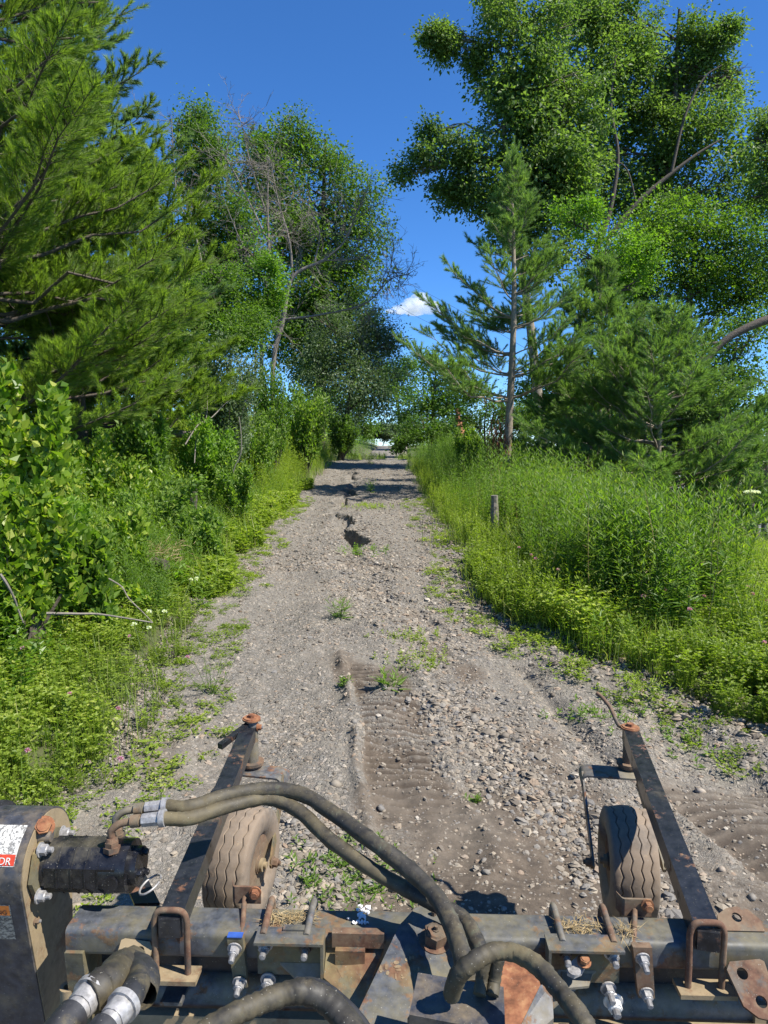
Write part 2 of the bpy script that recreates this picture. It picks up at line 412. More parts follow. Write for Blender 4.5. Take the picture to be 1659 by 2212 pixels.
def brown(x, y):
    """where the gravel gives way to bare earth (stronger in the low tread furrows)"""
    l, r = np.interp(y, EY, EL), np.interp(y, EY, ER)
    _, gm = gully(x, y); tr_, tm, pm, _ = track(x, y)
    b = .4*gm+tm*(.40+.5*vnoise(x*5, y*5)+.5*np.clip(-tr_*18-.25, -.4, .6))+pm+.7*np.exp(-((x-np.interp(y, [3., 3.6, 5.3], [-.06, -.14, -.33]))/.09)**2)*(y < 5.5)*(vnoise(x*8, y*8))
    b = b+.8*np.exp(-((x-.75-.25*(5-y))/.5)**2)*sstep(6.2, 5, y)*(fbm(x*3, y*3)*1.7-.35)
    b = b+sstep(3.6, 2.5, y)*.35+(sstep(.50, .66, fbm(x*1.1+8, y*.8+2))*.5)
    b = b+.35*np.exp(-((x-l)/.22)**2)+.9*np.exp(-((x-.45)/.55)**4)*sstep(3.9, 3.2, y)*(.35+1.0*vnoise(x*3.3+4, y*3.3))
    return np.clip(b, 0, 1)
def roadmat():
    m, t, p, o = newmat('gravel_and_dirt')
    tc = t.nodes.new("ShaderNodeTexCoord"); vec = tc.outputs['Object']
    wn = nd(t, "ShaderNodeTexNoise"); wn.inputs['Scale'].default_value = 30; t.links.new(vec, wn.inputs['Vector'])
    vm = nd(t, "ShaderNodeVectorMath", operation='SCALE'); vm.inputs['Scale'].default_value = .02
    t.links.new(wn.outputs['Color'], vm.inputs[0]); va = nd(t, "ShaderNodeVectorMath", operation='ADD')
    t.links.new(vec, va.inputs[0]); t.links.new(vm.outputs[0], va.inputs[1]); v2 = va.outputs[0]
    def vor(scale):
        n = nd(t, "ShaderNodeTexVoronoi"); n.inputs['Scale'].default_value = scale; t.links.new(v2, n.inputs['Vector'])
        e = nd(t, "ShaderNodeTexVoronoi", feature='DISTANCE_TO_EDGE'); e.inputs['Scale'].default_value = scale; t.links.new(v2, e.inputs['Vector'])
        return n, e.outputs['Distance']
    n1, e1 = vor(42); n2, e2 = vor(110)
    sc = nd(t, "ShaderNodeSeparateColor"); t.links.new(n1.outputs['Color'], sc.inputs[0])
    sc2 = nd(t, "ShaderNodeSeparateColor"); t.links.new(n2.outputs['Color'], sc2.inputs[0])
    stops = [(0, (.09, .08, .065)), (.25, (.135, .122, .102)), (.5, (.215, .19, .15)), (.7, (.17, .16, .142)), (.85, (.30, .265, .22)), (1, (.22, .18, .14))]
    c1 = ramp(t, sc.outputs[0], stops); c2 = ramp(t, sc2.outputs[0], stops)
    c2 = mix(t, .45, c2, (.165, .148, .122))
    big = ramp(t, sc.outputs[1], [(.52, BW(0)), (.56, BW(1))])
    att = nd(t, "ShaderNodeAttribute", attribute_name="dirt").outputs['Fac']
    lit = nd(t, "ShaderNodeMath", operation='SUBTRACT'); lit.inputs[0].default_value = 1; t.links.new(att, lit.inputs[1])
    bm_ = nd(t, "ShaderNodeMath", operation='MULTIPLY'); t.links.new(big, bm_.inputs[0]); t.links.new(lit.outputs[0], bm_.inputs[1])
    c = mix(t, bm_.outputs[0], c2, c1)
    dc = ramp(t, noise(t, 14, 8, .7, vec=vec), [(.3, (.045, .033, .023)), (.48, (.095, .071, .049)), (.7, (.17, .133, .096))])
    dm = nd(t, "ShaderNodeMath", operation='MULTIPLY_ADD'); t.links.new(noise(t, 55, 4, .6, vec=vec), dm.inputs[0]); dm.inputs[1].default_value = -.9
    t.links.new(att, dm.inputs[2]); am = ramp(t, dm.outputs[0], [(0, BW(0)), (.0, BW(0)), (.35, BW(.92))])
    c = mix(t, am, c, dc)
    pale = ramp(t, noise(t, .9, 5, .6, vec=vec), [(.45, BW(0)), (.7, BW(.3))])
    c = mix(t, pale, c, (.27, .24, .195))
    fss_ = nd(t, 'ShaderNodeAttribute', attribute_name='furrow_shade_and_soil').outputs['Fac']; c = mix(t, ramp(t, fss_, [(.15, BW(0)), (.8, BW(.85))]), c, (.055, .04, .028))  # shade between the lugs painted into the colour; also darkens the soil heap
    t.links.new(c, p.inputs['Base Color']); p.inputs['Roughness'].default_value = .95
    h1 = ramp(t, e1, [(0, BW(0)), (.22, BW(1))]); h2 = ramp(t, e2, [(0, BW(0)), (.3, BW(.5))])
    hm = mix(t, bm_.outputs[0], h2, h1); hm = mix(t, am, hm, noise(t, 95, 8, .85, vec=vec))
    bump(t, hm, 1.0, .007, p)
    return m
M['road'] = roadmat()
def build_road():
    ys = np.concatenate([np.arange(-1, 1.6, .1), np.arange(1.6, 6.2, .0125), np.arange(6.2, 13, .04), np.arange(13, 26, .07), np.arange(26, 32.5, .12), np.arange(32.5, 78, .5)])
    s = np.linspace(-.12, 1.12, 240)
    l, r = edges(ys)
    X = l[:, None]+(r-l)[:, None]*s[None]; Y = np.repeat(ys[:, None], len(s), 1)
    Z = H(X, Y)+.004
    ed = np.minimum(s, 1-s)
    Z = Z-np.where(ed < 0, -ed*1.4, 0)[None]
    a = Acc(); grid(a, X, Y, Z)
    o = a.build('gravel_road', M['road'], smooth=True, extra={'dirt': brown(X, Y).ravel(), 'furrow_shade_and_soil': track(X, Y)[3].ravel()})
    return tag(o, 'uphill gravel track with ruts, washed-out gully and cleated track prints', 'road', kind='structure')
ROAD = build_road()
# stones
def stone_template(seed, nu=6, nv=4):
    r = np.random.default_rng(seed); V = [(0, 0, 1.)]
    for i in range(1, nv):
        ph = math.pi*i/nv
        for j in range(nu):
            th = 2*math.pi*(j+.5*(i % 2))/nu; V.append((math.sin(ph)*math.cos(th), math.sin(ph)*math.sin(th), math.cos(ph)))
    V.append((0, 0, -1.)); V = np.array(V)
    V *= (1+.15*r.normal(size=(len(V), 1)).clip(-1.4, 1.4)); V *= np.array([1, .78, .5])*r.uniform(.85, 1.15, 3)
    F = []
    for j in range(nu): F.append((0, 1+j, 1+(j+1) % nu))
    for i in range(nv-2):
        for j in range(nu):
            a = 1+i*nu+j; b = 1+i*nu+(j+1) % nu; c = a+nu; d = b+nu
            if (i+1) % 2: F += [(a, c, b), (b, c, d)]
            else: F += [(a, c, d), (a, d, b)]
    n = len(V)-1; k = 1+(nv-2)*nu
    for j in range(nu): F.append((n, k+(j+1) % nu, k+j))
    return V, np.array(F)
def stonemat(name, attr=True):
    m, t, p, o = newmat(name)
    if attr: f = nd(t, "ShaderNodeAttribute", attribute_name="irnd", attribute_type='INSTANCER').outputs['Fac']
    else: f = nd(t, "ShaderNodeObjectInfo").outputs['Random']
    c = ramp(t, f, [(0, (.10, .083, .063)), (.2, (.18, .152, .115)), (.4, (.27, .232, .177)), (.55, (.21, .193, .165)), (.68, (.15, .148, .142)), (.8, (.34, .29, .215)), (.9, (.25, .175, .115)), (1, (.44, .40, .33))])
    c = mix(t, ramp(t, noise(t, 90, 4, .6), [(.35, BW(0)), (.65, BW(.5))]), c, (.19, .155, .12))
    t.links.new(c, p.inputs['Base Color']); p.inputs['Roughness'].default_value = .85
    bump(t, noise(t, 160, 4, .6), .4, .002, p); return m
M['stone'] = stonemat('pebble_stone'); M['stoneobj'] = stonemat('large_pebble_stone', False)
def eul(n):
    a = rng.uniform(0, 2*np.pi, n); b = rng.normal(size=n)*.35; c = rng.normal(size=n)*.35
    ca, sa, cb, sb, cc, sc_ = np.cos(a), np.sin(a), np.cos(b), np.sin(b), np.cos(c), np.sin(c)
    R = np.zeros((n, 3, 3))
    Rz = np.zeros((n, 3, 3)); Rz[:, 0, 0] = ca; Rz[:, 0, 1] = -sa; Rz[:, 1, 0] = sa; Rz[:, 1, 1] = ca; Rz[:, 2, 2] = 1
    Rx = np.zeros((n, 3, 3)); Rx[:, 0, 0] = 1; Rx[:, 1, 1] = cb; Rx[:, 1, 2] = -sb; Rx[:, 2, 1] = sb; Rx[:, 2, 2] = cb
    Ry = np.zeros((n, 3, 3)); Ry[:, 1, 1] = 1; Ry[:, 0, 0] = cc; Ry[:, 0, 2] = sc_; Ry[:, 2, 0] = -sc_; Ry[:, 2, 2] = cc
    return Rz@Rx@Ry
def gravel():
    T = [Acc() for _ in range(9)]
    for i, t in enumerate(T):
        V, F = stone_template(i, 6, 4) if i < 5 else stone_template(i, 5, 3); t.add(V, F, 0)
    def cand(n, y0, y1, pw):
        y = y0+(y1-y0)*rng.random(n)**pw; l, r = edges(y)
        return l-.25+(r-l+.5)*rng.random(n), y
    XS = []; YS = []; SS = []
    def put(x, y, s): XS.append(x); YS.append(y); SS.append(s)
    x, y = cand(170000, 1.9, 9, 1.5)
    b = brown(x, y); keep = rng.random(len(x)) < (1-.72*b)*(.3+.9*sstep(.36, .6, fbm(x*1.5+3, y*1.2)))*(1-.45*track(x, y)[1])
    x, y = x[keep], y[keep]
    s = np.exp(rng.normal(np.log(.0062), .5, len(x))).clip(.003, .028)
    put(x, y, s*np.where(np.abs(x-(.7+.3*(4-y))) < .25, 1.35, 1))
    x, y = cand(40000, 8.5, 30, 1.6); keep = rng.random(len(x)) < (1-.5*brown(x, y)); x, y = x[keep], y[keep]
    put(x, y, np.exp(rng.normal(np.log(.012), .4, len(x))).clip(.006, .04))
    x, y = cand(48000, 1.9, 6, 1.3); keep = rng.random(len(x)) < brown(x, y); x, y = x[keep], y[keep]
    put(x, y, np.exp(rng.normal(np.log(.0048), .5, len(x))).clip(.0025, .014))
    n = 4600; y = rng.uniform(2.5, 13, n); _, r = edges(y); put(r+rng.normal(size=n)*.2, y, np.exp(rng.normal(np.log(.016), .45, n)).clip(.008, .05))
    n = 2200; y = rng.uniform(5.5, 12.5, n); put(np.interp(y, GUL[::-1, 0], GUL[::-1, 1])+rng.normal(size=n)*.22, y, np.exp(rng.normal(np.log(.017), .4, n)).clip(.008, .05))
    n = 2500; y = rng.uniform(2.2, 4.6, n); put(.62+.35*(3.8-y)+rng.normal(size=n)*.13, y, np.exp(rng.normal(np.log(.014), .4, n)).clip(.007, .035))
    n = 1500; y = rng.uniform(2.0, 3.2, n); put(-.33+rng.normal(size=n)*.10, y, np.exp(rng.normal(np.log(.014), .35, n)).clip(.007, .03))
    x, y, s = np.concatenate(XS), np.concatenate(YS), np.concatenate(SS); z = H(x, y)+s*.2
    o = cloud_of('loose_gravel', T, M['stone'], np.stack([x, y, z], 1), yaw_eul(len(x), .3), s, rng.integers(0, 9, len(x)), rng.random(len(x)), smooth=False)
    tag(o, 'loose grey and tan gravel strewn over the track', 'gravel', kind='stuff')
gravel()
def big_stones():
    meshes = []
    for i in range(7):
        V, F = stone_template(50+i, 7, 4)
        me = bpy.data.meshes.new('stone'); me.from_pydata([tuple(v) for v in V], [], [tuple(int(q) for q in f) for f in F]); me.materials.append(M['stoneobj'])
        me.polygons.foreach_set("use_smooth", [True]*len(me.polygons)); meshes.append(me)
    n = 275
    for i in range(n):
        k = i % 4
        if k == 0: y = random.uniform(2.3, 5.0); x = random.gauss(.85+.3*(3.8-y), .22)
        elif k == 1: y = random.uniform(5, 11.5); x = float(np.interp(y, GUL[::-1, 0], GUL[::-1, 1]))+random.gauss(.08, .2)
        elif k == 2: y = random.uniform(2.4, 9); x = float(edges(np.array([y]))[1][0])-abs(random.gauss(0, .3))
        else: y = random.uniform(2.3, 6); x = random.uniform(-1.3, 2.2)
        s = min(.04, max(.012, math.exp(random.gauss(math.log(.019), .35))))
        o = bpy.data.objects.new('stone', meshes[i % 7]); COL.objects.link(o); o.parent = ROAD
        o.location = (x, y, HZ(x, y)+s*.22); o.rotation_euler = (random.gauss(0, .25), random.gauss(0, .25), random.uniform(0, 6.3)); o.scale = (s, s, s)
big_stones()
# asphalt road glimpsed at far right
def asphalt():
    a = Acc(); ys = np.linspace(18, 48, 20); xs = np.linspace(0, 1, 8)
    X = 14.2+.12*(ys[:, None]-28)+xs[None]*4.5; Y = np.repeat(ys[:, None], 8, 1)
    Z = land(X, Y); Z = np.repeat(Z.mean(1, keepdims=True), 8, 1)+.1
    grid(a, X, Y, Z)
    tag(a.build('asphalt_road', plain('asphalt', (.16, .16, .165), .9, 0, .2, 20)), 'grey paved road glimpsed beyond the weeds at right', 'road', kind='structure')
asphalt()
# ---------------------------------------------------------------- trees
def wobbly(p0, p1, n, amp, sag=0):
    p0 = np.array(p0, float); p1 = np.array(p1, float); L = np.linalg.norm(p1-p0)
    t = np.linspace(0, 1, n)[:, None]
    P = p0+(p1-p0)*t
    w = rng.normal(size=(n, 3))*amp*L; w[0] = 0; w[-1] = 0
    w = (w+np.roll(w, 1, 0))*.6*np.sin(np.pi*t)
    P = P+w; P[:, 2] += sag*L*np.sin(np.pi*t[:, 0])
    return P
def crown_tree(label, cat, base, D, lobes, leaf, mat, bark='bark', tr=.14, lean=None, cover=1.0, name='broadleaf_tree', limbs=None, group=None, drop=0.0, sig=.30, top=None):
    """lobes: (px, py, rpx[, depth offset])"""
    bx, by = base; b = Vector((bx, by, HZ(bx, by)-.1))
    root = empty(name, b, label, cat, group)
    wood = Acc(); CP = []; CS = []
    L = []
    for lo in lobes:
        d = D+(lo[3] if len(lo) > 3 else 0)
        c = WD(lo[0], lo[1], d); L.append((np.array(c), lo[2]/FPX*d))
    cen = sum(c for c, r in L)/len(L); zt = max(c[2] for c, r in L) if top is None else top
    tp = spline([b, (b.x*.6+cen[0]*.4, b.y*.6+cen[1]*.4, b.z+(zt-b.z)*.35), (cen[0], cen[1], b.z+(zt-b.z)*.7), (cen[0]+.2, cen[1], zt)], 16)
    tube_np(wood, tp, np.linspace(tr, tr*.18, 16), 9, .4, wob=.05)
    for c, R in L:
        i = int(np.clip(np.searchsorted(tp[:, 2], c[2]-R*.9-.12*np.linalg.norm(c-cen)), 1, 14)); s = tp[i]
        P = wobbly(s, c, 7, .05); rr = np.linspace(tr*.42*(1-i/20), .025, 7)
        tube_np(wood, P, rr, 6, .4)
        nb = 9
        e = c+rdir(nb)*R*.85
        for q in e:
            P2 = wobbly(P[rng.integers(3, 7)], q, 5, .07); sticks(wood, P2[:-1], P2[1:], np.linspace(.022, .008, 4), np.linspace(.018, .006, 4), 4)
        subs = [(c, R*.84)]+[(c+rdir(1)[0]*R*rng.uniform(.75, 1.25)*np.array([1, 1, .9]), R*rng.uniform(.22, .5)) for _ in range(9)]
        for c, R in subs:
          n = int(620*(.12/leaf)**2*math.pi*R*R*cover*1.5)
          nc = max(5, n//40)
          cd = rdir(nc); f1 = .78+.46*fbm(cd[:, 0]*2.1+c[0], cd[:, 2]*2.1+cd[:, 1]*1.7+c[2])
          cp = c+np.where(rng.random((nc, 1)) < .5, cd*(1.08*R*f1*rng.random(nc)**.5)[:, None], rng.normal(size=(nc, 3))*R*.56)
          CP.append(cp); CS.append(np.full(nc, min(1.15, .55+R*.4))*(.65+.6*rng.random(nc)))
        # twigs to the clumps
        k = rng.permutation(nc)[:max(3, nc//3)]; sticks(wood, c+(cp[k]-c)*.35, cp[k], .011, .005, 3)
    wood.build('trunk', M[bark], root, b, True)
    T = []
    for q in range(5):
        m = 40; off = rng.normal(size=(m, 3))*sig*np.array([.85, .85, .55]); off[:, 2] -= drop*rng.random(m)*sig*2
        A = unit(off*.8+rdir(m)*.8*sig+np.array([0, 0, -.3])*sig); N = unit(np.array([.2, -.1, .7])+rdir(m)*.8)
        ls = leaf*(.6+.6*rng.random(m)); t_ = Acc(); leaves(t_, off, A, N, ls, ls*.7, np.clip(.38+.2*rng.normal(size=m), 0, 1)); T.append(t_)
    CP = np.concatenate(CP); CS = np.concatenate(CS); ph = rng.random()*90
    wp = np.stack([fbm(CP[:, 2]*.55+ph, CP[:, 1]*.5+CP[:, 0]*.3), fbm(CP[:, 0]*.5+ph+9, CP[:, 2]*.5), fbm(CP[:, 0]*.55+CP[:, 1]*.3+ph+31, CP[:, 1]*.4+CP[:, 2]*.4)], 1)-.47
    gap = fbm(CP[:, 0]*.85+ph+60, CP[:, 2]*.85+CP[:, 1]*.55, 3); big_ = min(1.0, D/26)
    CP = CP+wp*np.array([2.6, 2.6, 2.2])*big_; kp = (gap > .355) | (rng.random(len(CP)) < .25); CP = CP[kp]; CS = CS[kp]*rng.uniform(.75, 1.3, kp.sum()); n = len(CP)
    cloud_of('foliage', T, M[mat], CP, yaw_eul(n, .2), CS, rng.integers(0, 5, n), rng.normal(size=n)*.13, root, b)
    return root
def pine_tree(label, base, height, rad, mat, first=.8, seed=1, ring=.42, tr=.11, nl=.10, nw=.006, dens=1.0, bark='palebark', zb=None, brow=1.0, nbr=(5, 8)):
    b = Vector((base[0], base[1], (HZ(*base) if zb is None else zb)-.1)); root = empty('pine_tree', b, label, 'tree', 'white pines beside the track')
    wood = Acc(); R_ = random.Random(seed)
    n = 20; zz = np.linspace(0, height, n); tp = np.stack([b.x+.05*np.sin(zz*.7+seed), b.y+.05*np.cos(zz*.8), b.z+zz], 1)
    tube_np(wood, tp, tr*(1-zz/height)**.8+.008, 10, .5, wob=.03)
    B0, B1 = [], []
    z = first
    while z < height-.1:
        f = z/height; Rm = rad(f)
        for k in range(R_.randint(*nbr)):
            a = R_.uniform(0, 2*math.pi); L = max(.15, Rm*R_.uniform(.65, 1.12))
            up = math.radians(0+R_.uniform(-6, 12)+34*f+22*max(0, f-.75)*4)
            d = np.array([math.cos(a)*math.cos(up), math.sin(a)*math.cos(up), math.sin(up)])
            s = np.array([b.x, b.y, b.z+z+R_.uniform(-.06, .06)])
            t = np.linspace(0, 1, 7)[:, None]
            P = s+d*L*t; P[:, 2] += (.16*L)*(t[:, 0]**2)-.05*L*np.sin(np.pi*t[:, 0]); P[1:-1] += rng.normal(size=(5, 3))*.018*L
            sticks(wood, P[:-1], P[1:], np.linspace(.007+.009*L, .006, 6), np.linspace(.006+.0075*L, .005, 6), 5)
            # branchlets
            m = max(4, int(L*12.5*dens)); tt = np.sort(rng.uniform(.22, 1, m)); pos = np.stack([np.interp(tt, t[:, 0], P[:, j]) for j in range(3)], 1)
            dirn = unit(P[-1]-P[-3]); side = unit(np.cross(dirn, [0, 0, 1.]))
            sg = np.where(np.arange(m) % 2 == 0, 1., -1.)[:, None]
            bd = unit(dirn*(.55+.35*rng.random((m, 1)))+side*sg*(.5+.55*rng.random((m, 1)))+np.array([0, 0, 1.])*(-.15+.7*rng.random((m, 1)))+rdir(m)*.22)
            bl = np.minimum(.46, .18+.34*L*(1-tt)*rng.uniform(.6, 1.2, m))*rng.uniform(.8, 1.15, m)
            B0.append(pos); B1.append(pos+bd*bl[:, None])
            # secondary
            h = rng.integers(0, m, m); u = rng.uniform(.35, .8, m)[:, None]
            p2 = pos[h]+bd[h]*bl[h][:, None]*u; d2 = unit(bd[h]+rdir(m)*.75+np.array([0, 0, .25]))
            B0.append(p2); B1.append(p2+d2*(bl[h]*.55)[:, None])
            B0.append(P[-2:-1]); B1.append(P[-1:]+(P[-1:]-P[-2:-1])*.4)
        z += ring*R_.uniform(.75, 1.2)*(1.1-.15*f)
    # leader and its whorl of upright shoots
    tip = np.array([b.x, b.y, b.z+height-.3])
    for q in range(6):
        a = q*1.05; e = tip+np.array([math.cos(a)*.16, math.sin(a)*.16, .40+.1*(q % 2)]); B0.append(tip[None]); B1.append(e[None])
    B0.append(tip[None]); B1.append(tip[None]+[[0, 0, .75]])
    B0 = np.concatenate(B0); B1 = np.concatenate(B1)
    sticks(wood, B0, B1, .0055, .003, 3)
    T = []; LN = [.16, .26, .38, .52]
    for ln in LN:
        for v in range(2):
            nn = int(130*ln/.4*brow)+20; u = rng.random(nn)**.8; ang = rng.uniform(.35, .95, nn)[:, None]*(1-.35*u[:, None]); rd = rdir(nn)*[1, 1, 0]; rd = unit(rd)
            D_ = rd*np.sin(ang)+np.array([0, 0, 1.])*np.cos(ang); t_ = Acc(); P = np.stack([0*u, 0*u, u*ln], 1)
            needles(t_, P, D_, nl*rng.uniform(.7, 1.15, nn), nw, np.clip(.36+.22*(u-.5)+.12*rng.normal(size=nn), 0, 1)); T.append(t_)
    m = len(B0); Ls = np.linalg.norm(B1-B0, axis=1); ix = np.clip(np.searchsorted([.21, .32, .45], Ls), 0, 3)*2+rng.integers(0, 2, m)
    A = unit(B1-B0); S0 = B0+A*(Ls*.1)[:, None]
    cloud_of('needles', T, M[mat], S0, axis_eul(A), np.clip(Ls/np.array(LN)[ix//2], .8, 1.25), ix, rng.normal(size=m)*.16, root, b)
    wood.build('trunk', M[bark], root, b, True)
    return root
def prof(R, bot=.75, k=.28):
    return lambda f: R*(bot+(1-bot)*min(1, f/k) if f < k else ((1-f)/(1-k))**.82)+.12
# pines at left, near
xb = lambda px, D: (px-829.5)/FPX*(D*.9954+.1)
pine_tree('tall yellow-green white pine filling the upper left, nearest the track', (-5.6, 9.4), 12.5, prof(3.15, .95, .25), 'pineL', .75, 3, .36, .16, .09, .006, 1.1, 'bark', nbr=(5, 8))
pine_tree('dark blue-green pine spire rising behind the near left pine', (xb(190, 13.5), 13.5), 11.6, prof(2.3), 'pineD', 2.2, 5, .48, .13, .11, .010, .95, 'bark')
pine_tree('smaller pine whose boughs hang low beside the near left pine', (-5.0, 11.6), 6.6, prof(2.7, .9, .3), 'pineL', .7, 21, .38, .10, .10, .009, 1.1, 'bark')
pine_tree('pine at the far left edge, mostly cut off by the photo edge', (-8.6, 9.0), 12, prof(2.8), 'pineL', 1.2, 8, .48, .15, .11, .009, .9, 'bark')
# pines at right
pine_tree('slender white pine with a pale bare lower trunk, right of the track', (xb(1098, 16.5), 16.5), 7.9, lambda f: 2.75*(.62+.38*f/.25 if f < .25 else ((1-f)/.75)**1.15)+.10, 'pineR', 2.5, 11, .42, .105, .10, .0065, 1.1, nbr=(5, 7))
pine_tree('second white pine just right of the bare-trunked pine', (xb(1285, 17.8), 17.8), 6.1, prof(2.7, .85, .2), 'pineR', .4, 12, .36, .07, .10, .0068, 1.15, nbr=(6, 9))
pine_tree('shorter wide pine with a browned leader at right', (xb(1415, 14.8), 14.8), 4.5, prof(2.7, .95, .22), 'pineR', .2, 13, .32, .065, .10, .0068, 1.15, nbr=(7, 10))
pine_tree('dark pine partly hidden at the right edge above the paved road', (xb(1655, 26), 26), 5.6, prof(1.9), 'pineD', .3, 14, .5, .09, .13, .014, .7)
# broadleaf trees, left side
crown_tree('large deep-green maple behind the dead trees, left of the track', 'tree', (xb(690, 36), 36), 36,
    [(600, 325, 50), (560, 380, 62), (660, 400, 75), (700, 345, 40), (745, 420, 55), (790, 450, 38), (805, 500, 38), (720, 520, 80), (620, 520, 80), (770, 580, 48), (690, 640, 85), (760, 670, 60), (640, 720, 80), (720, 770, 75), (655, 300, 40)], .17, 'oak', tr=.3, sig=.42)
crown_tree('mid-green oak standing between the left pines and the large maple', 'tree', (xb(430, 31), 31), 31,
    [(385, 260, 28), (420, 300, 42), (465, 330, 42), (400, 370, 60), (470, 420, 62), (430, 500, 75), (380, 590, 70), (480, 570, 65), (510, 480, 50), (350, 450, 50), (440, 650, 60)], .15, 'oak', tr=.22, sig=.36, cover=1.2)
crown_tree('grey-green willow-like tree leaning over the left edge of the track', 'tree', (xb(735, 31), 31), 31,
    [(700, 700, 55), (775, 730, 50), (815, 735, 28), (845, 740, 20), (820, 790, 26), (750, 800, 55), (690, 800, 55), (790, 850, 42), (735, 870, 50), (800, 690, 24)], .14, 'willow', tr=.16, sig=.36, drop=.5, cover=.9)
crown_tree('small bright lime-green maple in front of the dead trunks', 'tree', (xb(550, 20), 20), 20,
    [(530, 540, 28), (560, 590, 36), (540, 640, 34), (585, 640, 22), (575, 560, 20), (530, 690, 30)], .12, 'bright', tr=.05, sig=.22, cover=.8)
crown_tree('pale aspen-like sapling thicket behind the left pine boughs', 'tree', (xb(450, 19), 19), 19,
    [(420, 640, 45), (470, 600, 40), (490, 680, 50), (400, 700, 45), (440, 740, 45), (510, 740, 40), (540, 700, 36), (460, 640, 45)], .11, 'maple', tr=.06, sig=.28, cover=1.6)
crown_tree('dark shaded broadleaf sapling under the left pine boughs', 'tree', (xb(270, 14), 14), 14,
    [(250, 700, 60), (330, 730, 60), (200, 780, 60), (360, 800, 55), (280, 810, 60), (120, 740, 60), (60, 790, 60)], .10, 'oak', tr=.06, sig=.28)
crown_tree('shaded woodland tree deep behind the left pine trunks', 'tree', (xb(200, 25), 25), 25,
    [(30, 650, 70), (120, 700, 75), (210, 650, 65), (290, 710, 65), (60, 790, 65), (350, 770, 60), (180, 810, 62), (400, 840, 50), (100, 870, 50), (300, 870, 50), (10, 880, 50), (220, 880, 45)], .14, 'oak', tr=.16, sig=.36, cover=1.0)
# dead trees
def dead_tree(label, D, paths, tr, seed, sub=5):
    a = Acc(); R_ = np.random.default_rng(seed); b = None; tw = []
    for pth, r0, r1 in paths:
        pts = [np.array(WD(p[0], p[1], D+(p[2] if len(p) > 2 else 0))) for p in pth]
        if b is None: b = Vector(pts[0]); b.z = HZ(b.x, b.y)-.1; pts = [np.array(b)]+pts
        P = spline(pts, 6*len(pts)); tube_np(a, P, np.linspace(r0*.6, r1*.6, len(P)), 7, .5, wob=.06)
        n0 = int(len(P)*.3)
        for k in range(int(sub*len(pts))):
            i = R_.integers(n0, len(P)-1); d = unit(P[i+1]-P[i]+R_.normal(size=3)*.9+[0, 0, .25]); L = R_.uniform(.5, 1.9)*(1 if r0 > .05 else .6)
            q = P[i]; pr = None
            for s in range(4):
                q2 = q+d*L/4; sticks(a, q, q2, .013*(1-s/5), .013*(1-(s+1)/5), 4); d = unit(d+R_.normal(size=3)*.22+[0, 0, .05])
                for t in range(2):
                    e = unit(d+R_.normal(size=3)*.6); l2 = L*R_.uniform(.15, .4); sticks(a, q2, q2+e*l2, .006, .003, 3)
                    for u in range(2): f = unit(e+R_.normal(size=3)*.6); m0 = q2+e*l2*R_.uniform(.4, 1); sticks(a, m0, m0+f*l2*.6, .006, .003, 3)
                q = q2
    root = empty('dead_tree', b, label, 'tree', 'bare dead trees left of the track')
    a.build('trunk', M['dead'], root, b, True)
dead_tree('leaning bare dead tree with a long limb reaching right toward the sky gap', 25,
    [([(590, 790), (612, 690), (632, 600), (700, 562)], .17, .09), ([(632, 600), (625, 520), (600, 430), (585, 350)], .08, .02), ([(700, 562), (745, 520), (770, 460), (790, 430)], .07, .02),
     ([(610, 690), (690, 680), (790, 655), (835, 600), (850, 545)], .07, .015), ([(820, 625), (850, 600), (885, 592)], .03, .01), ([(680, 565), (690, 500), (660, 430)], .05, .015), ([(700, 562), (760, 560), (800, 540)], .04, .012)], .2, 4, 6)
dead_tree('upright bare dead tree standing left of the leaning one', 26,
    [([(565, 760), (572, 650), (580, 540), (578, 430), (582, 340)], .15, .03), ([(578, 520), (545, 450), (505, 370), (480, 330)], .06, .015), ([(575, 460), (540, 350), (525, 280), (515, 250)], .05, .01), ([(570, 600), (520, 520), (480, 420)], .05, .012)], .15, 9, 5)
dead_tree('thin bare snag behind the left pine tips', 28, [([(440, 640), (425, 520), (385, 430), (375, 340), (370, 250)], .10, .02), ([(410, 490), (440, 430), (455, 380)], .04, .01)], .1, 12, 5)
# trees at the end of the track
crown_tree('small round-crowned tree with a visible trunk at the end of the track', 'tree', (xb(868, 58), 58), 58,
    [(850, 800, 26), (835, 830, 22), (880, 805, 26), (865, 845, 24)], .24, 'maple', tr=.2, sig=.5, name='broadleaf_tree')
crown_tree('wide dark tree right of the small round-crowned tree at the end of the track', 'tree', (xb(935, 54), 54), 54,
    [(920, 800, 32), (960, 815, 30), (905, 850, 34), (950, 860, 34), (985, 870, 26), (920, 890, 26), (970, 905, 30), (880, 905, 16)], .24, 'maple', tr=.22, sig=.5)
crown_tree('pale distant bush against the sky at the vanishing end of the track', 'bush', (xb(826, 76), 76), 76,
    [(785, 938, 14), (805, 932, 15), (828, 930, 15), (848, 934, 15), (868, 936, 14), (828, 945, 14), (895, 938, 16)], .26, 'willow', tr=.05, name='distant_bush')
crown_tree('dark bushes closing in the right verge beyond the crest', 'bush', (xb(930, 44), 44), 44,
    [(885, 925, 20), (912, 915, 26), (950, 920, 28), (990, 925, 28), (868, 945, 12), (1020, 900, 26)], .20, 'oak', tr=.06, sig=.4, name='leafy_bush')
crown_tree('bushes leaning over the left verge beyond the crest', 'bush', (xb(760, 42), 42), 42,
    [(792, 930, 20), (765, 915, 28), (735, 900, 30), (700, 890, 36), (780, 890, 22), (660, 880, 40)], .20, 'maple', tr=.06, sig=.4, name='leafy_bush')
